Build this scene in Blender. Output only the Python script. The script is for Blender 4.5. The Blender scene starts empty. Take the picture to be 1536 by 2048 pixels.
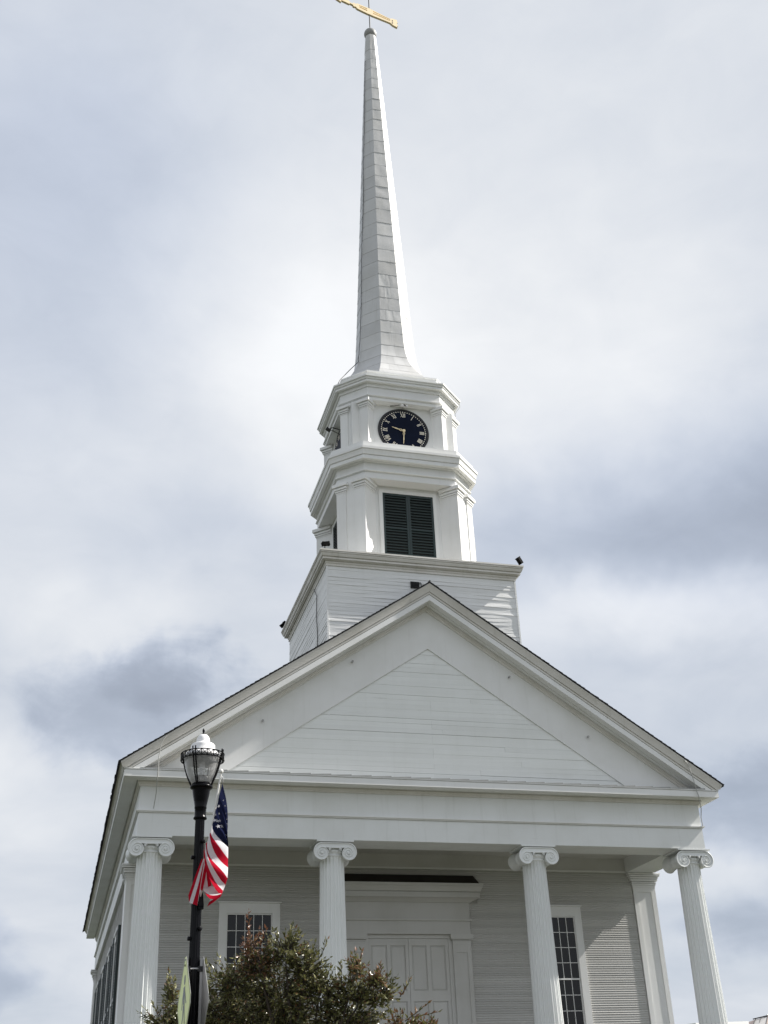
import bpy, math, random
from mathutils import Vector, Matrix
random.seed(11)
R = math.radians
PI = math.pi
scene = bpy.context.scene
C = scene.collection

# ------------------------------------------------------------------ camera
cam_d = bpy.data.cameras.new('camera')
cam_d.sensor_fit = 'VERTICAL'
cam_d.sensor_height = 24.0
cam_d.lens = 26.89
cam_d.clip_start = 0.1
cam_d.clip_end = 3000
cam = bpy.data.objects.new('camera', cam_d)
C.objects.link(cam)
CR = Vector((0.96599588, -0.25597588, -0.03644589))
CU = Vector((-0.09306275, -0.47573141, 0.87465361))
CF = Vector((0.24122869, 0.84152003, 0.48337641))
CP = Vector((-9.1215, -28.0393, -6.6672))
cam.matrix_world = Matrix(((CR.x, CU.x, -CF.x, CP.x), (CR.y, CU.y, -CF.y, CP.y), (CR.z, CU.z, -CF.z, CP.z), (0, 0, 0, 1)))
scene.camera = cam

# ------------------------------------------------------------------ exposure, sun, sky
EXPO = 0.82
SKY_STRENGTH = 0.08
scene.view_settings.view_transform = 'Standard'
scene.view_settings.look = 'None'
scene.view_settings.exposure = EXPO
scene.view_settings.gamma = 1.0
scene.view_settings.use_curve_mapping = False
SUN = Vector((1.0, -0.108, 0.895)).normalized()
sun_d = bpy.data.lights.new('sun', 'SUN')
sun_d.energy = 4.5
sun_d.angle = R(0.55)
sun_d.color = (1.0, 0.955, 0.89)
sun = bpy.data.objects.new('sun', sun_d)
C.objects.link(sun)
sun.location = (60, -12, 60)
sun.rotation_euler = SUN.to_track_quat('Z', 'Y').to_euler()

world = bpy.data.worlds.new('World')
scene.world = world
world.use_nodes = True
NT = world.node_tree
NT.nodes.clear()


class NB:
    """small node-graph helper"""
    def __init__(s, nt): s.nt = nt

    def n(s, kind, **kw):
        nd = s.nt.nodes.new(kind)
        for k, v in kw.items(): setattr(nd, k, v)
        return nd

    def put(s, inp, v):
        if isinstance(v, bpy.types.NodeSocket): s.nt.links.new(v, inp)
        else: inp.default_value = v

    def math(s, op, a, b=0.0, c=None, clamp=False):
        nd = s.n('ShaderNodeMath', operation=op, use_clamp=clamp)
        s.put(nd.inputs[0], a); s.put(nd.inputs[1], b)
        if c is not None: s.put(nd.inputs[2], c)
        return nd.outputs[0]

    def vmath(s, op, a, b=(0, 0, 0), sc=None):
        nd = s.n('ShaderNodeVectorMath', operation=op)
        s.put(nd.inputs[0], a); s.put(nd.inputs[1], b)
        if sc is not None: s.put(nd.inputs['Scale'], sc)
        return nd.outputs['Value'] if op in ('DOT_PRODUCT', 'LENGTH') else nd.outputs['Vector']

    def noise(s, vec, scale, detail=3, rough=0.5, dist=0.0, color=False):
        nd = s.n('ShaderNodeTexNoise')
        s.put(nd.inputs['Vector'], vec)
        nd.inputs['Scale'].default_value = scale
        nd.inputs['Detail'].default_value = detail
        nd.inputs['Roughness'].default_value = rough
        nd.inputs['Distortion'].default_value = dist
        return nd.outputs['Color'] if color else nd.outputs[0]

    def mix(s, f, a, b, blend='MIX'):
        nd = s.n('ShaderNodeMix', data_type='RGBA', blend_type=blend)
        s.put(nd.inputs['Factor'], f)
        s.put(nd.inputs[6], a); s.put(nd.inputs[7], b)
        return nd.outputs[2]

    def ramp(s, f, lo, hi, a=0.0, b=1.0, smooth=True):
        nd = s.n('ShaderNodeMapRange', interpolation_type='SMOOTHSTEP' if smooth else 'LINEAR', clamp=True)
        s.put(nd.inputs[0], f)
        for i, v in zip((1, 2, 3, 4), (lo, hi, a, b)): nd.inputs[i].default_value = v
        return nd.outputs[0]

    def scale(s, vec, xyz):
        return s.vmath('MULTIPLY', vec, xyz)


def build_sky():
    g = NB(NT)
    out = g.n('ShaderNodeOutputWorld')
    bg = g.n('ShaderNodeBackground')
    bg.inputs['Strength'].default_value = SKY_STRENGTH
    NT.links.new(bg.outputs[0], out.inputs[0])
    tc = g.n('ShaderNodeTexCoord')
    d = tc.outputs['Generated']
    sky = g.n('ShaderNodeTexSky', sky_type='NISHITA', sun_disc=False)
    sky.sun_elevation = math.asin(SUN.z)
    sky.sun_rotation = math.atan2(SUN.x, SUN.y)
    # cloud-deck coordinates: flat layer seen in perspective
    sep = g.n('ShaderNodeSeparateXYZ')
    NT.links.new(d, sep.inputs[0])
    zz = g.math('ADD', g.math('MAXIMUM', sep.outputs[2], 0.0), 0.22)
    comb = g.n('ShaderNodeCombineXYZ')
    g.put(comb.inputs[0], g.math('DIVIDE', sep.outputs[0], zz))
    g.put(comb.inputs[1], g.math('DIVIDE', sep.outputs[1], zz))
    deck = comb.outputs[0]
    w1 = g.vmath('SUBTRACT', g.noise(deck, 1.7, 2, 0.5, color=True), (0.5, 0.5, 0.5))
    w2 = g.vmath('SUBTRACT', g.noise(d, 9.0, 4, 0.55, color=True), (0.5, 0.5, 0.5))
    dw = g.vmath('ADD', d, g.vmath('ADD', g.vmath('SCALE', w1, sc=0.075), g.vmath('SCALE', w2, sc=0.085)))
    big = g.noise(g.vmath('ADD', deck, (3.1, 1.7, 0.4)), 1.1, 4, 0.52, 0.35)
    mid = g.noise(g.vmath('ADD', deck, (7.3, 2.9, 1.4)), 3.6, 5, 0.55, 0.5)
    fine = g.noise(g.vmath('ADD', g.vmath('MULTIPLY', d, (1.0, 1.0, 1.7)), (1.1, 5.0, 0.2)), 13.0, 6, 0.6, 0.6)
    puff = g.noise(g.vmath('ADD', d, (4.1, 2.0, 6.2)), 30.0, 4, 0.6, 0.2)
    # cloud brightness (display-linear target before exposure scaling)
    L = g.math('ADD', 0.715, g.math('MULTIPLY', g.math('SUBTRACT', big, 0.5), 0.42))
    L = g.math('ADD', L, g.math('MULTIPLY', g.math('SUBTRACT', mid, 0.5), 0.21))
    L = g.math('ADD', L, g.math('MULTIPLY', g.math('SUBTRACT', fine, 0.5), 0.10))
    blue = None
    # the individual cloud masses of this sky: direction, angular size (right, up), amplitude, blueness
    masses = CLOUDS
    for (dx, dy, dz, sr, su, amp, bl, rough) in masses:
        c = Vector((dx, dy, dz)).normalized()
        rt = c.cross(Vector((0, 0, 1))).normalized()
        up = rt.cross(c).normalized()
        a = g.math('DIVIDE', g.vmath('DOT_PRODUCT', dw, tuple(rt)), sr)
        b = g.math('DIVIDE', g.vmath('DOT_PRODUCT', dw, tuple(up)), su)
        r2 = g.math('ADD', g.math('MULTIPLY', a, a), g.math('MULTIPLY', b, b))
        if rough:
            r2 = g.math('ADD', r2, g.math('MULTIPLY', g.math('SUBTRACT', puff, 0.5), rough))
            r2 = g.math('ADD', r2, g.math('MULTIPLY', g.math('SUBTRACT', fine, 0.5), rough))
            val = g.ramp(r2, 2.2, 0.15)
        else:
            val = g.math('EXPONENT', g.math('MULTIPLY', r2, -0.7))
        val = g.math('MULTIPLY', val, g.math('GREATER_THAN', g.vmath('DOT_PRODUCT', dw, tuple(c)), 0.2))
        L = g.math('ADD', L, g.math('MULTIPLY', val, amp))
        if bl:
            t = g.math('MULTIPLY', val, bl)
            blue = t if blue is None else g.math('ADD', blue, t)
    L = g.math('MINIMUM', g.math('MAXIMUM', L, 0.25), 0.98)
    dark = g.ramp(L, 0.99, 0.42)
    tint = g.mix(dark, (0.985, 1.0, 1.02, 1), (0.878, 0.985, 1.165, 1))
    tint = g.mix(g.math('MINIMUM', blue, 1.0), tint, (0.86, 0.97, 1.24, 1))
    K = 1.0 / (SKY_STRENGTH * 2 ** EXPO)
    val = g.vmath('SCALE', tint, sc=g.math('MULTIPLY', L, K))
    # below the horizon: dull ground haze
    low = g.ramp(sep.outputs[2], -0.02, 0.05)
    val = g.mix(low, (0.32 * K, 0.33 * K, 0.34 * K, 1), val)
    cover = g.ramp(big, 0.2, 0.55, 0.9, 0.985)
    NT.links.new(g.mix(cover, sky.outputs[0], val), bg.inputs[0])


CLOUDS = [
    (0.1463, 0.7928, 0.5916, 0.085, 0.13, 0.165, 0, 0),
    (0.28, 0.78, 0.57, 0.14, 0.11, 0.15, 0, 0),
    (0.43, 0.71, 0.58, 0.13, 0.12, 0.15, 0, 0),
    (-0.055, 0.76, 0.65, 0.11, 0.12, -0.085, 0.22, 0),
    (-0.06, 0.70, 0.75, 0.10, 0.09, -0.02, 0.2, 0),
    (0.53, 0.72, 0.45, 0.165, 0.07, -0.27, 0.3, 0),
    (0.40, 0.80, 0.455, 0.10, 0.035, -0.06, 0.1, 0),
    (0.455, 0.805, 0.385, 0.12, 0.025, 0.22, 0, 0),
    (0.055, 0.93, 0.325, 0.085, 0.048, -0.185, 0.2, 1.9),
    (0.07, 0.92, 0.355, 0.05, 0.03, -0.09, 0.1, 1.6),
    (-0.02, 0.905, 0.405, 0.09, 0.03, 0.06, 0, 0),
    (-0.07, 0.955, 0.27, 0.09, 0.03, 0.12, 0, 0),
    (0.535, 0.80, 0.225, 0.06, 0.045, -0.17, 0.2, 1.6),
    (0.53, 0.83, 0.13, 0.07, 0.02, -0.13, 0.15, 1.2),
    (0.48, 0.845, 0.18, 0.05, 0.02, 0.08, 0, 1.2),
    (-0.07, 0.985, 0.13, 0.05, 0.026, -0.16, 0.3, 1.4),
    (0.08, 0.865, 0.46, 0.09, 0.04, -0.11, 0.1, 0),
    (0.22, 0.62, 0.76, 0.22, 0.10, 0.04, 0, 0),
]
build_sky()

# ------------------------------------------------------------------ materials
def new_mat(name):
    m = bpy.data.materials.new(name)
    m.use_nodes = True
    nt = m.node_tree
    nt.nodes.clear()
    g = NB(nt)
    out = g.n('ShaderNodeOutputMaterial')
    b = g.n('ShaderNodeBsdfPrincipled')
    nt.links.new(b.outputs[0], out.inputs[0])
    return m, g, b, out


def shifted_pos(g, amount=40.0):
    geo = g.n('ShaderNodeNewGeometry')
    oi = g.n('ShaderNodeObjectInfo')
    off = g.math('MULTIPLY', oi.outputs['Random'], amount)
    cv = g.n('ShaderNodeCombineXYZ')
    for i in range(3): g.put(cv.inputs[i], off)
    return g.vmath('ADD', geo.outputs['Position'], cv.outputs[0]), oi.outputs['Random'], geo.outputs['Position']


def paint(name, base=(0.79, 0.785, 0.765), rough=0.5, grime=0.12, crack=0.0, crack_scale=(0.7, 0.7, 34.0), var=0.05, grain=(1.5, 1.5, 50.0), bump=0.12, streak=0.08):
    """weathered exterior gloss paint: blotches, run-down streaks, hairline peeling along the grain"""
    m, g, b, out = new_mat(name)
    vec, rnd, pos = shifted_pos(g)
    col = tuple(base) + (1,)
    n1 = g.ramp(g.noise(pos, 0.9, 4, 0.6), 0.35, 0.75)
    c = g.mix(g.math('MULTIPLY', n1, grime), col, (base[0] * 0.72, base[1] * 0.71, base[2] * 0.66, 1))
    n2 = g.ramp(g.noise(g.scale(pos, (7.0, 7.0, 0.55)), 1.0, 3, 0.6), 0.52, 0.8)
    c = g.mix(g.math('MULTIPLY', n2, streak), c, (base[0] * 0.6, base[1] * 0.6, base[2] * 0.55, 1))
    n5 = g.ramp(g.noise(pos, 26.0, 3, 0.7), 0.66, 0.8)
    c = g.mix(g.math('MULTIPLY', n5, grime * 0.8), c, (base[0] * 0.62, base[1] * 0.6, base[2] * 0.55, 1))
    br = g.math('ADD', 1.0 - var, g.math('MULTIPLY', rnd, var * 2))
    c = g.vmath('SCALE', c, sc=br)
    if crack:
        k = g.noise(g.scale(vec, crack_scale), 1.0, 4, 0.65)
        area = g.ramp(g.noise(pos, 0.55, 3, 0.5), 0.45, 0.68)
        k = g.math('MULTIPLY', g.ramp(k, 0.665, 0.71), area)
        c = g.mix(g.math('MULTIPLY', k, crack), c, (0.16, 0.155, 0.14, 1))
    nt = m.node_tree
    nt.links.new(c, b.inputs['Base Color'])
    n3 = g.noise(g.scale(vec, grain), 1.0, 3, 0.6)
    bp = g.n('ShaderNodeBump')
    bp.inputs['Strength'].default_value = bump
    bp.inputs['Distance'].default_value = 0.02
    nt.links.new(n3, bp.inputs['Height'])
    nt.links.new(bp.outputs[0], b.inputs['Normal'])
    g.put(b.inputs['Roughness'], g.math('ADD', rough - 0.07, g.math('MULTIPLY', n1, 0.16)))
    return m


def plain(name, base, rough=0.5, metal=0.0, var=0.12, scale=6.0, bump=0.0, bscale=30.0, spec=0.5, orand=0.0):
    m, g, b, out = new_mat(name)
    vec, rnd, pos = shifted_pos(g)
    n1 = g.noise(vec, scale, 4, 0.6)
    f = g.math('ADD', 1.0 - var, g.math('MULTIPLY', n1, var * 2))
    if orand: f = g.math('MULTIPLY', f, g.math('ADD', 1.0 - orand, g.math('MULTIPLY', rnd, 2 * orand)))
    c = g.vmath('SCALE', tuple(base), sc=f)
    m.node_tree.links.new(c, b.inputs['Base Color'])
    g.put(b.inputs['Roughness'], g.math('ADD', rough - 0.06, g.math('MULTIPLY', n1, 0.12)))
    b.inputs['Metallic'].default_value = metal
    b.inputs['Specular IOR Level'].default_value = spec
    if bump:
        bp = g.n('ShaderNodeBump')
        bp.inputs['Strength'].default_value = bump
        bp.inputs['Distance'].default_value = 0.02
        m.node_tree.links.new(g.noise(vec, bscale, 4, 0.6), bp.inputs['Height'])
        m.node_tree.links.new(bp.outputs[0], b.inputs['Normal'])
    return m


M = {}
M['trim'] = paint('trim_paint', (0.81, 0.812, 0.80), grime=0.22, streak=0.16, crack=0.0, bump=0.03)
M['entab'] = paint('entablature_paint', (0.805, 0.82, 0.81), grime=0.24, streak=0.2, crack=0.55, bump=0.06, crack_scale=(0.5, 0.5, 30.0))
M['board'] = paint('board_paint', (0.815, 0.83, 0.81), grime=0.15, crack=0.75, crack_scale=(0.55, 0.55, 26.0), var=0.025)
M['clap'] = paint('clapboard_shade_paint', (0.51, 0.505, 0.485), grime=0.18, crack=0.2, var=0.085, bump=0.05, crack_scale=(0.8, 0.8, 40.0))  # base darkened to carry the porch shade; long side walls share it
M['tower_board'] = paint('tower_board_paint', (0.80, 0.805, 0.80), grime=0.14, crack=0.35, var=0.04, grain=(2.2, 2.2, 30.0), bump=0.35)
M['column'] = paint('column_paint', (0.80, 0.815, 0.805), grime=0.10, streak=0.10, grain=(2, 2, 1), bump=0.02)
M['sheet'] = paint('painted_sheet_metal', (0.58, 0.58, 0.575), rough=0.42, grime=0.32, var=0.085, grain=(3, 3, 3), bump=0.22, streak=0.3)
M['gutter'] = paint('weathered_trim_paint', (0.72, 0.70, 0.66), grime=0.55, streak=0.4, crack=0.3, crack_scale=(0.5, 0.5, 20))
M['flash'] = plain('grey_flashing', (0.36, 0.36, 0.35), 0.5, 0.2, 0.2)
M['black_board'] = plain('dark_flashing', (0.012, 0.009, 0.006), 0.7, var=0.3)
M['shingle'] = plain('dark_shingle', (0.022, 0.022, 0.024), 0.85, var=0.35, scale=9, bump=0.4)
M['louver'] = plain('dark_green_paint', (0.020, 0.034, 0.032), 0.36, var=0.25)
M['louver_frame'] = plain('dark_green_frame_paint', (0.013, 0.028, 0.026), 0.36, var=0.2)
M['void'] = plain('dark_interior', (0.006, 0.006, 0.006), 0.9)
M['navy'] = plain('navy_dial_paint', (0.0045, 0.008, 0.022), 0.5, var=0.35, scale=3, spec=0.08)
M['black'] = plain('black_gloss_metal', (0.003, 0.003, 0.0042), 0.26, var=0.25, spec=0.14)
M['black_matt'] = plain('black_matt_metal', (0.012, 0.012, 0.013), 0.5)
M['gold'] = plain('gold_leaf', (0.86, 0.72, 0.46), 0.4, 0.25, var=0.1)
M['gold_vane'] = plain('gilded_copper', (0.92, 0.76, 0.50), 0.42, 0.15, var=0.06)
M['numeral'] = plain('pale_gold_paint', (0.84, 0.79, 0.68), 0.45, var=0.06)
M['ball'] = plain('grey_lead_ball', (0.34, 0.34, 0.33), 0.55, 0.0, var=0.15)
M['cable'] = plain('grey_cable', (0.45, 0.45, 0.43), 0.55, 0.3)
M['cable_dark'] = plain('dark_cable', (0.10, 0.10, 0.10), 0.6, 0.2)
M['steel'] = plain('galvanised_steel', (0.50, 0.50, 0.50), 0.42, 0.6, var=0.12)
M['alu'] = plain('sign_back_aluminium', (0.42, 0.42, 0.42), 0.5, 0.35, var=0.12)
M['lamp_black'] = plain('black_lamp_housing', (0.0022, 0.0022, 0.0025), 0.7, spec=0.05)
M['lamp_white'] = plain('white_lamp_cap', (0.80, 0.80, 0.80), 0.3, var=0.05)
M['sign'] = plain('fluorescent_yellow_green_sheeting', (0.74, 0.82, 0.28), 0.4, var=0.05)
M['symbol'] = plain('dark_sign_print', (0.09, 0.11, 0.11), 0.45, var=0.05)
M['pole_white'] = plain('white_flagpole_paint', (0.72, 0.71, 0.68), 0.32, var=0.06)
M['porch_trim_shade'] = paint('porch_trim_shade_paint', (0.58, 0.575, 0.55), grime=0.3, crack=0.3, bump=0.03)  # the white trim again, darkened: porch shade is put into its colour
M['grass'] = plain('mown_grass', (0.034, 0.040, 0.018), 0.9, var=0.5, scale=3.0, bump=0.6)
M['asphalt'] = plain('asphalt', (0.042, 0.041, 0.040), 0.88, var=0.3, scale=12, bump=0.4, bscale=120)
M['concrete'] = plain('weathered_concrete', (0.20, 0.19, 0.175), 0.85, var=0.2, scale=4, bump=0.3, bscale=60)
M['granite'] = plain('grey_granite', (0.15, 0.145, 0.138), 0.75, var=0.25, scale=25, bump=0.2)
M['porch_floor'] = plain('dark_grey_porch_paint', (0.055, 0.053, 0.05), 0.6, var=0.2)
M['bark'] = plain('bark', (0.055, 0.042, 0.032), 0.9, var=0.4, scale=14, bump=0.7)
M['line'] = plain('white_road_paint', (0.7, 0.7, 0.68), 0.7, var=0.15)
M['seam_roof'] = plain('brown_standing_seam_roof', (0.34, 0.27, 0.24), 0.5, 0.1, var=0.12)
M['seam_roof_pale'] = plain('pale_standing_seam_roof', (0.42, 0.41, 0.40), 0.5, 0.1, var=0.12)
M['seam'] = plain('dark_seam', (0.035, 0.032, 0.03), 0.6)
M['white_wall'] = plain('white_parapet_paint', (0.80, 0.80, 0.79), 0.5, var=0.05)


def glass_mat(name, base=(0.007, 0.007, 0.007), wob=0.06):
    m, g, b, out = new_mat(name)
    vec, rnd, pos = shifted_pos(g)
    b.inputs['Base Color'].default_value = tuple(base) + (1,)
    b.inputs['Roughness'].default_value = 0.03
    b.inputs['IOR'].default_value = 1.5
    b.inputs['Specular IOR Level'].default_value = 0.34
    bp = g.n('ShaderNodeBump')
    bp.inputs['Strength'].default_value = wob
    bp.inputs['Distance'].default_value = 0.03
    m.node_tree.links.new(g.noise(vec, 2.2, 2, 0.4), bp.inputs['Height'])
    m.node_tree.links.new(bp.outputs[0], b.inputs['Normal'])
    return m


M['pane'] = glass_mat('old_window_glass')


def globe_mat():
    m = bpy.data.materials.new('clear_ribbed_acrylic')
    m.use_nodes = True
    nt = m.node_tree
    nt.nodes.clear()
    g = NB(nt)
    out = g.n('ShaderNodeOutputMaterial')
    tr = g.n('ShaderNodeBsdfTransparent'); tr.inputs[0].default_value = (0.90, 0.91, 0.91, 1)
    gl = g.n('ShaderNodeBsdfGlossy'); gl.inputs['Roughness'].default_value = 0.08
    df = g.n('ShaderNodeBsdfDiffuse'); df.inputs[0].default_value = (0.93, 0.93, 0.93, 1)
    tl = g.n('ShaderNodeBsdfTranslucent'); tl.inputs[0].default_value = (0.93, 0.93, 0.93, 1)
    lw = g.n('ShaderNodeLayerWeight'); lw.inputs[0].default_value = 0.28
    a = g.n('ShaderNodeMixShader'); a.inputs[0].default_value = 0.5
    nt.links.new(df.outputs[0], a.inputs[1]); nt.links.new(tl.outputs[0], a.inputs[2])
    b = g.n('ShaderNodeMixShader')
    nt.links.new(g.math('ADD', 0.26, g.math('MULTIPLY', lw.outputs['Facing'], 1.0), clamp=True), b.inputs[0])
    nt.links.new(tr.outputs[0], b.inputs[1]); nt.links.new(a.outputs[0], b.inputs[2])
    c = g.n('ShaderNodeMixShader')
    nt.links.new(g.math('MULTIPLY', lw.outputs['Fresnel'], 0.7), c.inputs[0])
    nt.links.new(b.outputs[0], c.inputs[1]); nt.links.new(gl.outputs[0], c.inputs[2])
    nt.links.new(c.outputs[0], out.inputs[0])
    return m


M['globe'] = globe_mat()


def cloth_mat(name, col):
    m = bpy.data.materials.new(name)
    m.use_nodes = True
    nt = m.node_tree
    nt.nodes.clear()
    g = NB(nt)
    out = g.n('ShaderNodeOutputMaterial')
    geo = g.n('ShaderNodeNewGeometry')
    nz = g.noise(geo.outputs['Position'], 60, 3, 0.6)
    c = g.vmath('SCALE', col, sc=g.math('ADD', 0.9, g.math('MULTIPLY', nz, 0.2)))
    df = g.n('ShaderNodeBsdfDiffuse'); tl = g.n('ShaderNodeBsdfTranslucent')
    nt.links.new(c, df.inputs[0]); nt.links.new(c, tl.inputs[0])
    bp = g.n('ShaderNodeBump'); bp.inputs['Strength'].default_value = 0.25; bp.inputs['Distance'].default_value = 0.02
    nt.links.new(g.noise(geo.outputs['Position'], 14, 3, 0.5), bp.inputs['Height'])
    nt.links.new(bp.outputs[0], df.inputs['Normal'])
    mx = g.n('ShaderNodeMixShader'); mx.inputs[0].default_value = 0.34
    nt.links.new(df.outputs[0], mx.inputs[1]); nt.links.new(tl.outputs[0], mx.inputs[2])
    nt.links.new(mx.outputs[0], out.inputs[0])
    return m


M['flag_red'] = cloth_mat('red_nylon', (0.43, 0.012, 0.030))
M['flag_white'] = cloth_mat('white_nylon', (0.70, 0.68, 0.70))
M['flag_blue'] = cloth_mat('navy_nylon', (0.018, 0.022, 0.060))


def leaf_mat(name, col, rough=0.27, trans=0.22):
    m = bpy.data.materials.new(name)
    m.use_nodes = True
    nt = m.node_tree
    nt.nodes.clear()
    g = NB(nt)
    out = g.n('ShaderNodeOutputMaterial')
    geo = g.n('ShaderNodeNewGeometry')
    nz = g.noise(geo.outputs['Position'], 18, 2, 0.6)
    c = g.vmath('SCALE', col, sc=g.math('ADD', 0.55, g.math('MULTIPLY', nz, 0.9)))
    b = g.n('ShaderNodeBsdfPrincipled')
    nt.links.new(c, b.inputs['Base Color'])
    b.inputs['Roughness'].default_value = rough
    tl = g.n('ShaderNodeBsdfTranslucent')
    nt.links.new(c, tl.inputs[0])
    mx = g.n('ShaderNodeMixShader'); mx.inputs[0].default_value = trans
    nt.links.new(b.outputs[0], mx.inputs[1]); nt.links.new(tl.outputs[0], mx.inputs[2])
    nt.links.new(mx.outputs[0], out.inputs[0])
    return m


LEAF = [leaf_mat('olive_leaf', (0.150, 0.148, 0.055)), leaf_mat('dark_leaf', (0.085, 0.090, 0.038)),
        leaf_mat('yellow_green_leaf', (0.30, 0.29, 0.15)), leaf_mat('bronze_leaf', (0.175, 0.10, 0.05)), leaf_mat('red_leaf', (0.19, 0.085, 0.045))]


# ------------------------------------------------------------------ mesh helpers
class MB:
    def __init__(s): s.v, s.f, s.m, s.s = [], [], [], []

    def add(s, vs, fs, mi=0, sm=False):
        o = len(s.v)
        s.v.extend(tuple(p) for p in vs)
        for f in fs:
            s.f.append(tuple(i + o for i in f)); s.m.append(mi); s.s.append(sm)
        return s

    def box(s, x0, x1, y0, y1, z0, z1, mi=0):
        return s.hexa([(x0, y0, z0), (x1, y0, z0), (x1, y1, z0), (x0, y1, z0), (x0, y0, z1), (x1, y0, z1), (x1, y1, z1), (x0, y1, z1)], mi)

    def hexa(s, p, mi=0):
        return s.add(p, [(3, 2, 1, 0), (4, 5, 6, 7), (0, 1, 5, 4), (1, 2, 6, 5), (2, 3, 7, 6), (3, 0, 4, 7)], mi)

    def obox(s, c, ux, uy, uz, hx, hy, hz, mi=0):
        c, ux, uy, uz = Vector(c), Vector(ux), Vector(uy), Vector(uz)
        P = lambda a, b, d: c + ux * (a * hx) + uy * (b * hy) + uz * (d * hz)
        return s.hexa([P(-1, -1, -1), P(1, -1, -1), P(1, 1, -1), P(-1, 1, -1), P(-1, -1, 1), P(1, -1, 1), P(1, 1, 1), P(-1, 1, 1)], mi)

    def prism(s, poly, vec, mi=0, sm=False):
        n = len(poly)
        vec = Vector(vec)
        a = [Vector(p) for p in poly]
        b = [p + vec for p in a]
        s.add(a + b, [tuple(range(n))[::-1], tuple(range(n, 2 * n))], mi)
        s.add(a + b, [(i, (i + 1) % n, n + (i + 1) % n, n + i) for i in range(n)], mi, sm)
        return s

    def tube(s, pts, rad, n=8, mi=0, caps=True):
        pts = [Vector(p) for p in pts]
        if not hasattr(rad, '__len__'): rad = [rad] * len(pts)
        rings, prev = [], None
        for i, p in enumerate(pts):
            t = (pts[min(i + 1, len(pts) - 1)] - pts[max(i - 1, 0)]).normalized()
            if prev is None:
                x = t.cross(Vector((0, 0, 1)))
                if x.length < 0.05: x = t.cross(Vector((1, 0, 0)))
            else: x = prev - t * prev.dot(t)
            x.normalize(); prev = x
            y = t.cross(x)
            rings.append([p + (x * math.cos(2 * PI * k / n) + y * math.sin(2 * PI * k / n)) * rad[i] for k in range(n)])
        vs = [q for r in rings for q in r]
        fs = [(i * n + k, i * n + (k + 1) % n, (i + 1) * n + (k + 1) % n, (i + 1) * n + k) for i in range(len(pts) - 1) for k in range(n)]
        s.add(vs, fs, mi, True)
        if caps: s.add(rings[0] + rings[-1], [tuple(range(n))[::-1], tuple(range(n, 2 * n))], mi)
        return s

    def lathe(s, prof, c, n=24, mi=0, sm=True, fn=None, caps=True):
        cx, cy, cz = c
        vs = []
        for (r, z) in prof:
            for k in range(n):
                a = 2 * PI * k / n
                rr = r if fn is None else fn(r, a, z)
                vs.append((cx + rr * math.cos(a), cy + rr * math.sin(a), cz + z))
        m = len(prof)
        fs = [(i * n + k, i * n + (k + 1) % n, (i + 1) * n + (k + 1) % n, (i + 1) * n + k) for i in range(m - 1) for k in range(n)]
        s.add(vs, fs, mi, sm)
        if caps: s.add(vs[:n] + vs[-n:], [tuple(range(n))[::-1], tuple(range(n, 2 * n))], mi)
        return s

    def sweep(s, path, prof, closed=True, mi=0, cap_top=False, cap_bot=False):
        """moulding profile [(outward offset, z)] run along a plan polyline with mitred corners (CCW = outward)"""
        rings = []
        n = len(path)
        P = [Vector(p) for p in path]
        dirs = []
        for i in range(n):
            if closed:
                e0 = (P[i] - P[i - 1]).normalized(); e1 = (P[(i + 1) % n] - P[i]).normalized()
            else:
                e0 = (P[i] - P[i - 1]).normalized() if i else (P[1] - P[0]).normalized()
                e1 = (P[i + 1] - P[i]).normalized() if i < n - 1 else e0
            n0 = Vector((e0.y, -e0.x)); n1 = Vector((e1.y, -e1.x))
            m = (n0 + n1)
            m = m / max(1e-6, (1 + n0.dot(n1)))
            dirs.append(m)
        k = len(prof)
        vs = [(P[i].x + dirs[i].x * o, P[i].y + dirs[i].y * o, z) for (o, z) in prof for i in range(n)]
        last = n if closed else n - 1
        fs = [(j * n + i, j * n + (i + 1) % n, (j + 1) * n + (i + 1) % n, (j + 1) * n + i) for j in range(k - 1) for i in range(last)]
        s.add(vs, fs, mi)
        if not closed:
            s.add(vs, [tuple(j * n for j in range(k)), tuple(j * n + n - 1 for j in range(k))[::-1]], mi)
        if cap_top: s.add(vs[(k - 1) * n:], [tuple(range(n))], mi)
        if cap_bot: s.add(vs[:n], [tuple(range(n))[::-1]], mi)
        return s

    def mesh(s, name, mats):
        me = bpy.data.meshes.new(name)
        me.from_pydata(s.v, [], s.f)
        me.polygons.foreach_set('material_index', s.m)
        me.polygons.foreach_set('use_smooth', s.s)
        for m in (mats if isinstance(mats, (list, tuple)) else [mats]): me.materials.append(m)
        me.update()
        return me


def tag(o, label=None, cat=None, group=None, kind=None):
    if label: o['label'] = label
    if cat: o['category'] = cat
    if group: o['group'] = group
    if kind: o['kind'] = kind
    return o


def thing(name, label, cat, loc=(0, 0, 0), group=None):
    o = bpy.data.objects.new(name, None)
    C.objects.link(o)
    o.location = loc
    o.empty_display_size = 0.3
    return tag(o, label, cat, group)


def link(name, me, parent=None, local=False, kind=None, label=None):
    o = bpy.data.objects.new(name, me)
    C.objects.link(o)
    if parent is not None:
        o.parent = parent
        if not local and parent.type == 'EMPTY':
            o.matrix_parent_inverse = Matrix.Translation(parent.location).inverted()
    if kind: o['kind'] = kind
    if label: o['label'] = label
    return o


def part(name, mb, mat, parent=None, **kw):
    return link(name, mb.mesh(name, mat), parent, **kw)


# ------------------------------------------------------------------ the ground
def gz(y):
    """height of the ground: road level near the camera, rising lawn up to the church"""
    t = min(1.0, max(0.0, (y + 16.5) / 13.5))
    t = t * t * (3 - 2 * t)
    return -8.30 + 1.25 * t


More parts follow.
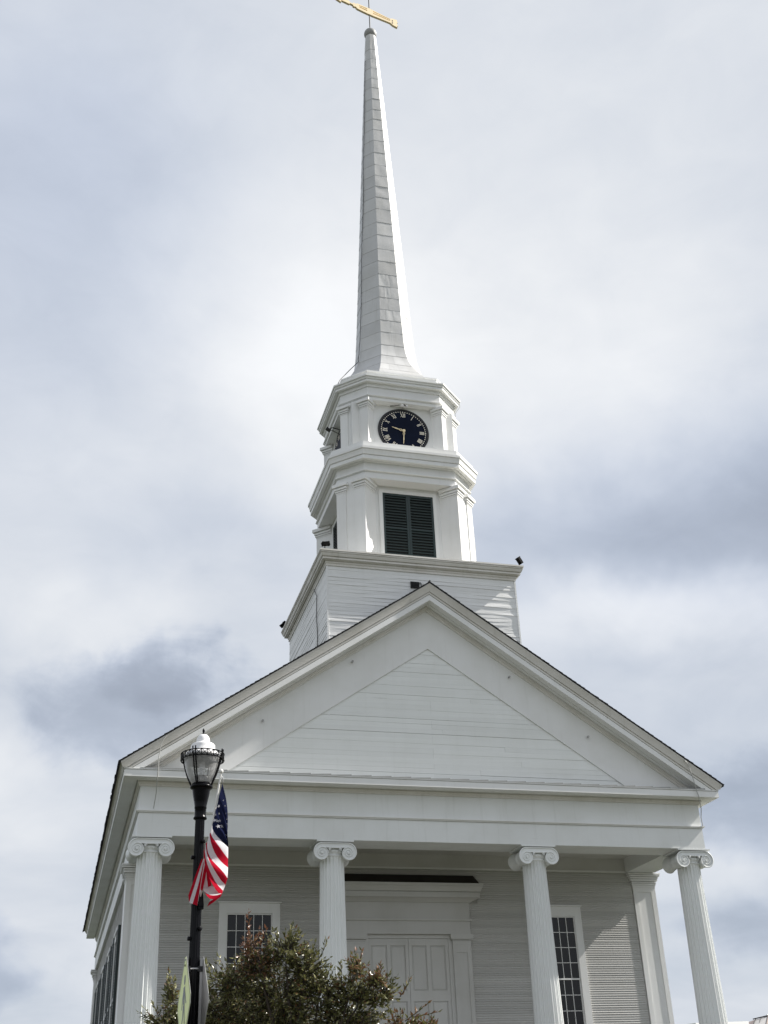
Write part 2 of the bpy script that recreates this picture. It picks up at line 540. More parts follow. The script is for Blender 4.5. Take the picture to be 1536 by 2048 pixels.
g = MB()
ys = [-900, -300, -60, -40, -30, -24, -20, -18] + [-16.5 + 0.9 * i for i in range(16)] + [0, 20, 60, 150, 400, 900]
xs = [-900, -300, -80, -40, -20, -10, 0, 10, 20, 40, 80, 300, 900]
vs = [(x, y, gz(y) + 0.0) for y in ys for x in xs]
g.add(vs, [(j * len(xs) + i, j * len(xs) + i + 1, (j + 1) * len(xs) + i + 1, (j + 1) * len(xs) + i) for j in range(len(ys) - 1) for i in range(len(xs) - 1)], 0, True)
part('ground', g, M['grass'], kind='structure')
part('road', MB().box(-300, 300, -27.0, -19.0, -8.6, -8.29), M['asphalt'], kind='structure')
part('pavement', MB().box(-300, 300, -18.85, -16.7, -8.6, -8.17), M['concrete'], kind='structure')
part('kerb', MB().box(-300, 300, -19.0, -18.85, -8.6, -8.165), M['granite'], kind='structure')
part('pavement', MB().box(-300, 300, -30.5, -27.15, -8.6, -8.17), M['concrete'], kind='structure')
part('kerb', MB().box(-300, 300, -27.15, -27.0, -8.6, -8.165), M['granite'], kind='structure')
mk = MB()
for i in range(-30, 30): mk.box(i * 6.0, i * 6.0 + 3.0, -23.06, -22.94, -8.288, -8.284)
part('road_markings', mk, M['line'], kind='structure')
pth = MB()
for i in range(12):
    y0, y1 = -16.7 + i * 1.05, -16.7 + (i + 1) * 1.05
    pth.hexa([(-1.2, y0, gz(y0) - .3), (1.2, y0, gz(y0) - .3), (1.2, y1, gz(y1) - .3), (-1.2, y1, gz(y1) - .3), (-1.2, y0, gz(y0) + .03), (1.2, y0, gz(y0) + .03), (1.2, y1, gz(y1) + .03), (-1.2, y1, gz(y1) + .03)])
part('path', pth, M['concrete'], kind='structure')

# ------------------------------------------------------------------ the church
FLOOR = -5.9
YW = 3.2          # porch back wall
XE = 7.5          # entablature half width
YB = 23.5         # rear of the nave
YT = 2.845        # tower axis
church = thing('church', 'white clapboard church with Ionic columned porch, clock tower and tall pointed steeple', 'church', (0, 0, -7.05))

st = MB()
st.box(-8.1, 8.1, -0.35, YB, -7.3, FLOOR)
part('floor_slab', st, M['porch_floor'], church)
for i in range(6):
    zt = FLOOR - 0.19 * (i + 1)
    part('step', MB().box(-8.1 - .0, 8.1, -0.35 - 0.34 * (i + 1), -0.35 - 0.34 * i - 0.003, -7.3, zt), M['granite'], church)

# --- entablature: architrave, taenia, frieze and cornice run along both sides and the front
path = [(-XE, YB), (-XE, 0), (XE, 0), (XE, YB)]
ar = MB()
ar.box(-XE, XE, 0, 0.86, 0, 0.525)
ar.box(-XE, -6.64, 0.863, YW - .002, 0, 0.525); ar.box(6.64, XE, 0.863, YW - .002, 0, 0.525)
ar.box(-XE, -6.9, YW, YB, -0.002, 0.525); ar.box(6.9, XE, YW, YB, -0.002, 0.525)
part('architrave', ar, M['entab'], church)
part('taenia', MB().sweep(path, [(-.02, .527), (-.014, .527), (-.014, .541), (.026, .541), (.026, .562), (.062, .568), (.062, .598), (-.02, .600)], False), M['trim'], church)
fr = MB()
fr.sweep(path, [(-.3, .602), (-.003, .602), (-.003, 1.175), (-.3, 1.175)], False)
part('frieze', fr, M['entab'], church)
part('bed_moulding', MB().sweep(path, [(-.05, 1.176), (.03, 1.176), (.035, 1.215), (.055, 1.225), (.065, 1.26), (.06, 1.288), (-.05, 1.288)], False), M['gutter'], church)
part('cornice', MB().sweep(path, [(-.1, 1.290), (.070, 1.290), (.070, 1.335), (.098, 1.335), (.098, 1.290), (.427, 1.290), (.427, 1.445), (.405, 1.447), (.405, 1.462), (.442, 1.464), (.442, 1.486), (-.1, 1.4865)], False), M['trim'], church)
# sheet-metal skirt lapped in short lengths on the pediment floor
for i in range(29):
    x0 = -7.55 + i * 0.52
    f = MB()
    f.hexa([(x0, -.448, 1.487), (x0 + .525, -.448, 1.487), (x0 + .525, .03, 1.5), (x0, .03, 1.5), (x0, -.448, 1.502), (x0 + .525, -.448, 1.526), (x0 + .525, .03, 1.60), (x0, .03, 1.575)])
    part('flashing', f, M['flash'], church)
# eave gutters on the long sides
for sx in (-1, 1):
    pth2 = [(-XE, YB + .1), (-XE, -.40)] if sx < 0 else [(XE, -.40), (XE, YB + .1)]
    part('gutter', MB().sweep(pth2, [(.3, 1.503), (.445, 1.503), (.455, 1.52), (.50, 1.58), (.535, 1.62), (.555, 1.63), (.56, 1.668), (.3, 1.668)], False), M['gutter'], church)

# --- pediment
S = 0.672


def rake(prof, name, mat, parent=church):
    r_ = MB()
    vs = []
    for (o, h) in prof:
        e = min(XE + o, (h - 1.4875) / S)
        vs += [(-e, -o, h - S * e), (0, -o, h), (e, -o, h - S * e)]
    k = len(prof)
    fs = []
    for j in range(k):
        jn = (j + 1) % k
        for i in range(2): fs.append((j * 3 + i, j * 3 + i + 1, jn * 3 + i + 1, jn * 3 + i))
    fs += [tuple(j * 3 for j in range(k)), tuple(j * 3 + 2 for j in range(k))[::-1]]
    r_.add(vs, fs)
    return part(name, r_, mat, parent)


rake([(.001, 6.36), (.03, 6.36), (.035, 6.42), (.06, 6.44), (.065, 6.50), (.001, 6.50)], 'bed_moulding', M['gutter'])
rake([(-.15, 6.503), (.072, 6.503), (.072, 6.55), (.098, 6.55), (.098, 6.505), (.20, 6.517), (.20, 6.56), (.218, 6.56), (.218, 6.525), (.427, 6.53), (.427, 6.69), (.40, 6.693), (.40, 6.706), (-.15, 6.706)], 'raking_cornice', M['trim'])
rake([(-.15, 6.7075), (.436, 6.7075), (.440, 6.762), (.425, 6.765), (.425, 6.782), (.462, 6.785), (.462, 6.80), (.478, 6.86), (.505, 6.94), (.520, 6.97), (.522, 7.008), (-.15, 7.008)], 'raking_moulding', M['gutter'])
ZI, ZO = 5.256, 6.44
tb = MB()
zb = 1.5
for sx in (-1, 1):
    xo, xi = (ZO - zb) / S, (ZI - zb) / S
    tb.prism([(0, -.001, ZO + .06), (0, -.001, ZI), (sx * xi, -.001, zb), (sx * (xo + .09), -.001, zb)], (0, .034, 0))
part('rake_board', tb, M['trim'], church)
part('tympanum_backing', MB().prism([(-7.3, .075, zb), (7.3, .075, zb), (0, .075, 6.4)], (0, .1, 0)), M['void'], church)
z = zb
k = 0
while z < ZI - .02:
    hgt = 0.132 + random.uniform(-.008, .008)
    z1 = min(z + hgt, ZI + .05)
    gap = random.choice([.001, .001, .0015, .002, .003, .007])
    w0, w1 = (ZI + .1 - z) / S, max(.02, (ZI + .1 - z1) / S)
    joints = sorted([0.0] + ([random.uniform(-.5, .5)] if w0 > 2.2 else []))
    cuts = [-1.0] + ([joints[-1]] if w0 > 2.2 else []) + [1.0]
    for a, b2 in zip(cuts[:-1], cuts[1:]):
        yf = .033 + random.uniform(-.004, .004)
        t = random.uniform(-.003, .003)
        sag = random.uniform(-.002, .002)
        x0b, x1b = (a * w0 if a == -1 else a * w0 + .001), (b2 * w0 if b2 == 1 else a * 0 + b2 * w0 - .001)
        x0t, x1t = (-w1 if a == -1 else x0b), (w1 if b2 == 1 else x1b)
        bd = MB()
        bd.hexa([(x0b, yf, z + gap + sag), (x1b, yf, z + gap - sag), (x1b, .074, z + gap - sag), (x0b, .074, z + gap + sag), (x0t, yf + t, z1), (x1t, yf - t, z1), (x1t, .074, z1), (x0t, .074, z1)])
        part('siding_board', bd, M['board'], church)
    z = z1
for (x, zz) in ((-2.15, 4.72), (-4.55, 2.95), (2.3, 4.55), (4.45, 2.95)):
    bt = MB()
    bt.tube([(x, -.002, zz), (x, -.05, zz)], .016, 8)
    bt.tube([(x, -.05, zz), (x, -.085, zz)], .03, 8)
    part('insulator', bt, M['flash'], church)

# --- main roof
rf = MB()
for sx in (-1, 1):
    e = 8.065
    rf.hexa([(0, -.54, 7.011), (sx * e, -.54, 7.011 - S * e), (sx * e, YB + .2, 7.011 - S * e), (0, YB + .2, 7.011), (0, -.54, 7.036), (sx * e, -.54, 7.036 - S * e), (sx * e, YB + .2, 7.036 - S * e), (0, YB + .2, 7.036)])
roof = part('roof', rf, M['shingle'], church)
sh = MB()
for sx in (-1, 1):
    e = 0.0
    while e < 8.04:                                                  # shingle courses stepping down the verge
        e1 = min(8.085, e + 0.145 * math.cos(math.atan(S)) + random.uniform(-.01, .01))
        lift = 0.012 + random.uniform(0, .014)
        out = -.546 - random.uniform(0, .012)
        sh.hexa([(sx * e, out, 7.038 - S * e), (sx * e1, out, 7.038 - S * e1), (sx * e1, .2, 7.038 - S * e1), (sx * e, .2, 7.038 - S * e), (sx * e, out, 7.044 - S * e), (sx * e1, out, 7.038 + lift - S * e1), (sx * e1, .2, 7.038 + lift - S * e1), (sx * e, .2, 7.044 - S * e)])
        e = e1
    y = -.5
    while y < YB + .15:                                             # tabs along the eave
        w = 0.27 + random.uniform(-.03, .03)
        lift = random.uniform(0.0, .022)
        e0, e1 = 7.98, 8.085 + random.uniform(0, .02)
        sh.hexa([(sx * e0, y, 7.039 - S * e0), (sx * e1, y, 7.039 - S * e1 - .02), (sx * e1, y + w - .03, 7.039 - S * e1 - .02), (sx * e0, y + w - .03, 7.039 - S * e0), (sx * e0, y, 7.05 - S * e0), (sx * e1, y, 7.046 + lift - S * e1), (sx * e1, y + w - .03, 7.046 + lift - S * e1), (sx * e0, y + w - .03, 7.05 - S * e0)])
        y += w
part('shingle_courses', sh, M['shingle'], roof, kind='stuff')
part('ridge_cap', MB().tube([(0, -.55, 7.055), (0, .06, 7.055)], .030, 8), M['black_matt'], church)

# --- porch ceiling and back wall
part('porch_ceiling', MB().box(-6.64, 6.64, .86, YW, .40, .46), M['porch_trim_shade'], church)
part('frieze_board', MB().box(-6.64, 6.64, YW - .05, YW + .05, .0, .40), M['porch_trim_shade'], church)
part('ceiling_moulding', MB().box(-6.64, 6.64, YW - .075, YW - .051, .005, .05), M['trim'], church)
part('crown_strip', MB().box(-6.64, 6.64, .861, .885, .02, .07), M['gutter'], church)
WIN = (-4.29, 4.29)
WO, WG = 0.805, 0.57
ZG1, ZG0 = -1.235, -4.47
ZW1, ZW0 = -.95, -4.62
body = MB()
body.box(-7.40, -WIN[1] - .8, YW + .02, YW + .2, FLOOR, .5)
body.box(WIN[1] + .8, 7.40, YW + .02, YW + .2, FLOOR, .5)
body.box(WIN[0] + .8, -1.2, YW + .02, YW + .2, FLOOR, .5)
body.box(1.2, WIN[1] - .8, YW + .02, YW + .2, FLOOR, .5)
for wx in WIN:
    body.box(wx - .8, wx + .8, YW + .02, YW + .2, ZG1 + .05, .5)
    body.box(wx - .8, wx + .8, YW + .02, YW + .2, FLOOR, ZG0 - .05)
body.box(-1.2, 1.2, YW + .02, YW + .2, -1.80, .5)
for sx in (-1, 1):
    body.box(sx * 7.40 if sx < 0 else 7.2, -7.2 if sx < 0 else 7.40, YW + .2, YB - .2, FLOOR, .0)
body.box(-7.4, 7.4, YB - .2, YB, FLOOR, 1.3)
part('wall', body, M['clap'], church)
part('interior', MB().box(-7.1, 7.1, YW + .8, YW + .85, FLOOR, .4), M['void'], church)


def clapboard(x0, x1, z0, pitch, butt, tilt=0.0):
    j = random.uniform(-.0012, .0012)
    c = MB()
    yb, yt_ = YW - butt + j, YW + .004
    e = random.uniform(-.0006, .0006)
    zb_ = z0 + .0165
    c.add([(x0, yb, zb_), (x1, yb + e, zb_ + tilt), (x1, yt_, z0 + pitch + .012 + tilt), (x0, yt_, z0 + pitch + .012), (x0, yb + .0115, z0), (x1, yb + .0115 + e, z0 + tilt), (x0, YW + .018, z0), (x1, YW + .018, z0 + tilt)],
          [(0, 1, 2, 3), (4, 5, 1, 0), (6, 7, 5, 4), (0, 3, 6, 4), (1, 5, 7, 2)])
    return c


PITCH = 0.0588
spans = [(-6.80, WIN[0] - WO + .0), (WIN[0] + WO, -1.745), (1.745, WIN[1] - WO), (WIN[1] + WO, 6.80)]
z = -PITCH
rest = MB()
nclap = 0
while z > FLOOR:
    if z > ZW1 - .03: segs = [(-6.80, -2.05), (2.05, 6.80)] if z > -.92 else [(-6.80, -1.745), (1.745, 6.80)]
    else: segs = spans
    if z < -.92 and z > ZW1 - .03: pass
    for (a, b2) in segs:
        c = clapboard(a, b2, z + random.uniform(-.0012, .0012), PITCH, 0.0150, random.uniform(-.002, .002))
        if z > -4.3:
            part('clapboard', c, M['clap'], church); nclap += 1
        else: rest.add(c.v, c.f)
    if z > -.17 or (z < -.17 and z > -.44): pass
    z -= PITCH
# boards over the door hood and the lowest courses, out of the picture
z = -PITCH
while z > -.2:
    c = clapboard(-2.05, 2.05, z, PITCH, .0058); rest.add(c.v, c.f); z -= PITCH
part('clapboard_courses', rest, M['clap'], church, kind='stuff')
# long side walls, seen at a grazing angle
for sx in (-1, 1):
    sd = MB()
    z = -.6 if False else -.065
    X = sx * 7.40
    while z > FLOOR:
        j = random.uniform(-.004, .004)
        xb = X + sx * (.012 + j * .5)
        sd.add([(xb, YW + .0, z), (xb, YB, z), (X, YB, z + .072), (X, YW + .0, z + .072), (X, YW, z), (X, YB, z)], [(0, 1, 2, 3), (4, 5, 1, 0)] if sx < 0 else [(3, 2, 1, 0), (0, 1, 5, 4)])
        z -= .062
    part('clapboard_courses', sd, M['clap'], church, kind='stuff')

# --- corner antae (panelled pilasters)
def anta(x0, x1, yf, yb, name='pilaster'):
    p = MB()
    w = .135
    p.box(x0, x1, yf + .022, yb, FLOOR + .3, -.40)
    p.box(x0, x0 + w, yf, yf + .0215, FLOOR + .3, -.40); p.box(x1 - w, x1, yf, yf + .0215, FLOOR + .3, -.40)
    p.box(x0 + w + .0005, x1 - w - .0005, yf, yf + .0215, -.52, -.40); p.box(x0 + w + .0005, x1 - w - .0005, yf, yf + .0215, FLOOR + .3, FLOOR + .6)
    for (o, z0, z1) in ((.03, FLOOR, FLOOR + .18), (.015, FLOOR + .18, FLOOR + .3)): p.box(x0 - o, x1 + o, yf - o, yb, z0, z1 - .001)
    a = part(name, p, M['trim'], church)
    c = MB()
    for (o, z0, z1) in ((.012, -.40, -.335), (.03, -.335, -.285), (.045, -.285, -.245), (.075, -.225, -.165), (.09, -.165, -.105), (.135, -.105, -.055), (.15, -.055, -.003)):
        c.box(x0 - o, x1 + o, yf - o, yb, z0, z1 - .011)
    c.box(x0 - .004, x1 + .004, yf - .004, yb, -.3995, -.0035)
    part('capital', c, M['trim'], a)
    return a


anta(-7.515, -6.815, YW - .045, YW + .7)
anta(6.815, 7.515, YW - .045, YW + .7)
for sx in (-1, 1):
    anta(sx * 7.1 - .4 if sx < 0 else 6.8, -6.8 if sx < 0 else 7.5, YB - .7, YB)

# --- windows on the porch wall: two sashes of five by four panes
def sash_window(wx):
    fr_ = MB()
    yf = YW - .05
    fr_.box(wx - WO, wx - WG - .03, yf, YW + .1, ZW0, ZW1 - .0); fr_.box(wx + WG + .03, wx + WO, yf, YW + .1, ZW0, ZW1)
    fr_.box(wx - WG - .0295, wx + WG + .0295, yf, YW + .1, ZG1 + .03, ZW1)
    fr_.box(wx - WO - .03, wx + WO + .03, yf - .05, YW + .1, ZW1 + .001, ZW1 + .035)
    fr_.box(wx - WO - .06, wx + WO + .06, yf - .07, YW + .1, ZW0 - .09, ZW0 - .001)
    fr_.box(wx - WG - .029, wx + WG + .029, yf + .01, YW + .1, ZW0, ZG0 - .02)
    w = part('window', fr_, M['trim'], church)
    zm = (ZG1 + ZG0) / 2
    for (za, zb2, yy) in ((zm, ZG1, YW + .0), (ZG0, zm, YW + .035)):
        s_ = MB()
        s_.box(wx - WG - .028, wx - WG, yy - .02, yy + .02, za, zb2 + .028); s_.box(wx + WG, wx + WG + .028, yy - .02, yy + .02, za, zb2 + .028)
        s_.box(wx - WG + .0005, wx + WG - .0005, yy - .02, yy + .02, zb2 - .004, zb2 + .028)
        s_.box(wx - WG + .0005, wx + WG - .0005, yy - .02, yy + .02, za - .02, za + .02)
        dx, dz = 2 * WG / 5, (zb2 - za - .024) / 4
        for i in range(1, 5): s_.box(wx - WG + i * dx - .0085, wx - WG + i * dx + .0085, yy - .016, yy + .014, za + .0205, zb2 - .0045)
        for j in range(1, 4): s_.box(wx - WG + .0005, wx + WG - .0005, yy - .0155, yy + .0135, za + .02 + j * dz - .0085, za + .02 + j * dz + .0085)
        part('sash', s_, M['trim'], w)
        for i in range(5):
            for j in range(4):
                ax, az = random.uniform(-.0025, .0025), random.uniform(-.0025, .0025)
                x0, x1 = wx - WG + i * dx + .008, wx - WG + (i + 1) * dx - .008
                z0, z1 = za + .02 + j * dz + .008, za + .02 + (j + 1) * dz - .008
                pn = MB()
                pn.hexa([(x0, yy - ax - az, z0), (x1, yy + ax - az, z0), (x1, yy + .006, z0), (x0, yy + .006, z0), (x0, yy - ax + az, z1), (x1, yy + ax + az, z1), (x1, yy + .006, z1), (x0, yy + .006, z1)])
                part('pane', pn, M['pane'], w)
    return w


for wx in WIN: sash_window(wx)

# --- doorway: pilasters, entablature hood, panelled double door
ds = MB()
ds.box(-1.74, 1.74, YW - .16, YW + .02, -1.718, -1.385)
ds.box(-1.74, 1.74, YW - .165, YW + .02, -1.336, -.90)
door_case = part('door_surround', ds, M['porch_trim_shade'], church)
part('taenia', MB().sweep([(-1.74, YW), (-1.74, YW - .165), (1.74, YW - .165), (1.74, YW)], [(-.1, -1.384), (.03, -1.384), (.045, -1.37), (.05, -1.338), (-.1, -1.337)], False), M['porch_trim_shade'], door_case)
part('hood_cornice', MB().sweep([(-1.74, YW), (-1.74, YW - .165), (1.74, YW - .165), (1.74, YW)], [(-.1, -.899), (.05, -.899), (.07, -.875), (.17, -.82), (.25, -.80), (.25, -.675), (.225, -.672), (.225, -.655), (.275, -.652), (.285, -.61), (.33, -.53), (.325, -.525), (.325, -.51), (.345, -.505), (.345, -.445), (-.1, -.40)], False), M['porch_trim_shade'], door_case)
part('flashing', MB().prism([(-2.06, YW - .33, -.438), (2.06, YW - .33, -.438), (1.94, YW - .10, -.16), (-1.94, YW - .10, -.16)], (0, .03, .0)), M['black_board'], door_case)
for sx in (-1, 1):
    p = MB()
    x0, x1 = (1.225, 1.74) if sx > 0 else (-1.74, -1.225)
    p.box(x0, x1, YW - .10, YW + .02, FLOOR, -1.97)
    w = .11
    p.box(x0, x0 + w, YW - .122, YW - .1005, FLOOR + .3, -1.971); p.box(x1 - w, x1, YW - .122, YW - .1005, FLOOR + .3, -1.971)
    p.box(x0 + w + .001, x1 - w - .001, YW - .122, YW - .1005, -2.18, -1.971)
    q_ = part('pilaster', p, M['porch_trim_shade'], door_case)
    c = MB()
    for (o, z0, z1) in ((.0, -1.97, -1.91), (.012, -1.91, -1.88), (.05, -1.855, -1.83), (.062, -1.83, -1.72)): c.box(x0 - o, x1 + o, YW - .123 - o, YW + .02, z0, z1 - .001)
    c.box(x0 + .005, x1 - .005, YW - .11, YW + .02, -1.881, -1.854)
    part('capital', c, M['porch_trim_shade'], q_)
part('door_frame', MB().box(-1.224, 1.224, YW - .06, YW + .02, -1.815, -1.72).box(-1.224, -1.12, YW - .06, YW + .02, FLOOR, -1.816).box(1.12, 1.224, YW - .06, YW + .02, FLOOR, -1.816), M['porch_trim_shade'], door_case)
for sx in (-1, 1):
    xa, xb = (0.004, 1.118) if sx > 0 else (-1.118, -0.004)
    d_ = MB()
    yd = YW + .0
    d_.box(xa, xb, yd, yd + .05, FLOOR, -1.818)
    cols = [(.09, .50), (.60, 1.03)]
    rows = [(-3.125, -1.995), (-4.5, -3.38), (-5.6, -4.75)]
    cuts_x = [0.004, .09, .50, .60, 1.03, 1.118]
    for i in (0, 2, 4):
        a, b2 = cuts_x[i], cuts_x[i + 1]
        d_.box(sx * a if sx > 0 else -b2, sx * b2 if sx > 0 else -a, yd - .03, yd - .0005, FLOOR, -1.819)
    for (a, b2) in cols:
        zc = [-1.819] + [v for r_ in rows for v in (r_[1], r_[0])] + [FLOOR]
        for i in range(0, len(zc), 2):
            d_.box(sx * (a + .0005) if sx > 0 else -(b2 - .0005), sx * (b2 - .0005) if sx > 0 else -(a + .0005), yd - .03, yd - .0005, zc[i + 1], zc[i])
    dr = part('door', d_, M['porch_trim_shade'], church)
    for (a, b2) in cols:
        for (z0, z1) in rows:
            pn = MB()
            x0, x1 = (a, b2) if sx > 0 else (-b2, -a)
            o, o2 = .012, .05
            pn.add([(x0 + o, yd - .002, z0 + o), (x1 - o, yd - .002, z0 + o), (x1 - o, yd - .002, z1 - o), (x0 + o, yd - .002, z1 - o), (x0 + o2, yd - .02, z0 + o2), (x1 - o2, yd - .02, z0 + o2), (x1 - o2, yd - .02, z1 - o2), (x0 + o2, yd - .02, z1 - o2)],
                   [(4, 5, 6, 7), (0, 1, 5, 4), (1, 2, 6, 5), (2, 3, 7, 6), (3, 0, 4, 7)])
            part('panel', pn, M['porch_trim_shade'], dr)

# --- Ionic columns
def shaft_r(z):
    t = min(1, max(0, (-z - .3) / (-FLOOR - .6)))
    return .300 + .082 * t ** 1.15


def make_column_meshes():
    NF, SUB = 20, 6
    sh_ = MB()
    zs = [-.36, -.40, -.46, -.55] + [-.55 - .45 * i for i in range(1, 11)] + [-5.25, -5.36, -5.42, -5.46]

    def flute(r, a, z):
        ph = (a * NF / (2 * PI)) % 1.0
        x = (ph - .5) * 2
        depth = .052
        end = 1.0
        if z > -.45: end = max(0, (-z - .38) / .07)
        if z < -5.36: end = max(0, (z + 5.46) / .10)
        if abs(x) > .74: return r
        return r - depth * end * math.sqrt(max(0, 1 - (x / .74) ** 2))
    prof = [(shaft_r(z), z) for z in sorted(zs)]
    sh_.lathe(prof, (0, 0, 0), NF * SUB * 2, 0, True, flute)
    shaft = sh_.mesh('shaft', M['column'])
    b_ = MB()
    b_.box(-.52, .52, -.52, .52, FLOOR, FLOOR + .14)
    b_.lathe([(.40, FLOOR + .14), (.50, FLOOR + .15), (.52, FLOOR + .19), (.50, FLOOR + .235), (.43, FLOOR + .25), (.415, FLOOR + .28), (.43, FLOOR + .31), (.465, FLOOR + .325), (.475, FLOOR + .36), (.45, FLOOR + .39), (.41, FLOOR + .40), (.385, FLOOR + .44)], (0, 0, 0), 40)
    base = b_.mesh('base', M['column'])
    # capital: abacus, egg course, necking, two scrolls with spiral faces
    c = MB()
    c.box(-.47, .47, -.44, .44, -.040, -.003)
    c.lathe([(.285, -.40), (.292, -.375), (.318, -.365), (.322, -.345), (.312, -.33), (.30, -.325), (.33, -.29), (.355, -.25), (.36, -.225), (.34, -.21)], (0, 0, 0), 48)
    for k in range(20):                                             # eggs of the echinus
        a = 2 * PI * (k + .5) / 20
        ca, sa = math.cos(a), math.sin(a)
        e = [(.335 * ca + dx * -sa, .335 * sa + dx * ca, -.262 + dz) for dx, dz in ((-.03, .02), (0, .035), (.03, .02), (.026, -.02), (0, -.04), (-.026, -.02))]
        tip = (.372 * ca, .372 * sa, -.258)
        c.add(e + [tip], [(i, (i + 1) % 6, 6) for i in range(6)], 0, True)
    VX, VZ, K = .332, -.300, .098
    R0 = .243

    def sp(th, sx, rr=None):
        r_ = (R0 * math.exp(-K * th)) if rr is None else rr
        return VX * sx + sx * r_ * math.sin(th), VZ + r_ * math.cos(th)
    YFc = .400
    for sx in (-1, 1):
        outline = [sp(2 * PI * i / 40, sx) for i in range(37)]
        # scroll body: waisted bolster running front to back
        rings = []
        for yy, k in ((-YFc, 1.0), (-.36, .985), (-.30, .90), (-.15, .80), (-.04, .76), (-.03, .80), (.03, .80), (.04, .76), (.15, .80), (.30, .90), (.36, .985), (YFc, 1.0)):
            rings.append([(VX * sx + (x - VX * sx) * k, yy, VZ + (zz - VZ) * k) for x, zz in outline])
        n = len(outline)
        vs = [p for r_ in rings for p in r_]
        c.add(vs, [(j * n + i, j * n + (i + 1) % n, (j + 1) * n + (i + 1) % n, (j + 1) * n + i) for j in range(len(rings) - 1) for i in range(n)], 0, True)
        c.add(vs[:n] + vs[-n:], [tuple(range(n)), tuple(range(n, 2 * n))[::-1]])
        for fy in (-1, 1):
            yface = fy * (YFc + .006)
            pts, rad = [], []
            for i in range(88):
                th = 2 * PI * i / 34
                r_ = R0 * math.exp(-K * th)
                x, zz = sp(th, sx, r_ - .012 * (r_ / R0))
                pts.append((x, yface, zz)); rad.append(.020 * (r_ / R0) ** .6)
            c.tube(pts, rad, 7)
            c.tube([(VX * sx, fy * YFc, VZ), (VX * sx, fy * (YFc + .03), VZ)], [.042, .030], 12)
    for fy in (-1, 1):                                              # canal between the volutes with a sagging lower lip
        ya, yb = fy * (YFc - .05), fy * (YFc - .004)
        top, bot = [], []
        for i in range(13):
            x = -VX + 2 * VX * i / 12
            sag = .020 * (1 - (x / VX) ** 2)
            top.append((x, -.058)); bot.append((x, -.165 - sag))
        poly = top + bot[::-1]
        c.prism([(x, ya, zz) for x, zz in poly], (0, yb - ya, 0))
        c.tube([(x, fy * (YFc + .006), zz) for x, zz in [(x, zz - .012) for x, zz in top]], .017, 7)
        c.tube([(x, fy * (YFc + .004), zz) for x, zz in bot], .013, 7)
        for sx in (-1, 1):                                          # palmette in the volute corner
            c.tube([(sx * .10, fy * (YFc - .01), -.215), (sx * .135, fy * (YFc + .015), -.20), (sx * .165, fy * (YFc + .005), -.225)], [.012, .022, .01], 7)
            c.tube([(sx * .115, fy * (YFc - .01), -.235), (sx * .145, fy * (YFc + .01), -.235), (sx * .16, fy * YFc, -.255)], [.01, .016, .008], 7)
    c.box(-.30, .30, -.345, .345, -.20, -.041)
    cap = c.mesh('capital', M['column'])
    return shaft, base, cap


sm, bm, cm = make_column_meshes()
for cx in (-7.15, -2.685, 2.69, 7.15):
    s_ = link('column', sm, church)
    s_.matrix_parent_inverse = Matrix.Translation(church.location).inverted()
    s_.location = (cx, .43, 0)
    link('base', bm, s_, local=True)
    link('capital', cm, s_, local=True)

# --- side windows with dark shutters on the long walls
for sx in (-1, 1):
    for wy in (7.9, 11.75, 15.7, 19.7):
        X = sx * 7.40
        f = MB()
        o = lambda d0, d1: (X + sx * d0, X + sx * d1) if sx > 0 else (X + sx * d1, X + sx * d0)
        zt, z0 = -.98, -4.7
        f.box(*o(-.02, .05), wy - .80, wy - .62, z0, zt); f.box(*o(-.02, .05), wy + .62, wy + .80, z0, zt)
        f.box(*o(-.02, .05), wy - .619, wy + .619, zt - .2, zt); f.box(*o(-.02, .08), wy - .86, wy + .86, zt + .001, zt + .09)
        f.box(*o(-.02, .05), wy - .619, wy + .619, -2.9, -2.84); f.box(*o(-.02, .03), wy - .012, wy + .012, z0, zt - .201)
        w = part('window', f, M['trim'], church)
        for (a, b2) in ((wy - .61, wy - .013), (wy + .013, wy + .61)):
            for (za, zb2) in ((z0, -2.901), (-2.839, zt - .202)):
                part('pane', MB().box(*o(-.015, .012), a, b2, za, zb2), M['pane'], w)
        for (a, b2) in ((wy - 1.55, wy - .81), (wy + .81, wy + 1.55)):
            s_ = MB()
            s_.box(*o(.015, .085), a, a + .07, z0, zt); s_.box(*o(.015, .085), b2 - .07, b2, z0, zt)
            for (za, zb2) in ((z0, z0 + .1), (-2.95, -2.85), (zt - .1, zt)): s_.box(*o(.015, .084), a + .0705, b2 - .0705, za, zb2)
            zz = z0 + .11
            while zz < zt - .11:
                s_.box(*o(.03, .07), a + .0705, b2 - .0705, zz, zz + .035); zz += .075
            s_.box(*o(.016, .028), a + .0705, b2 - .0705, z0, zt)
            part('shutter', s_, M['louver'], w)

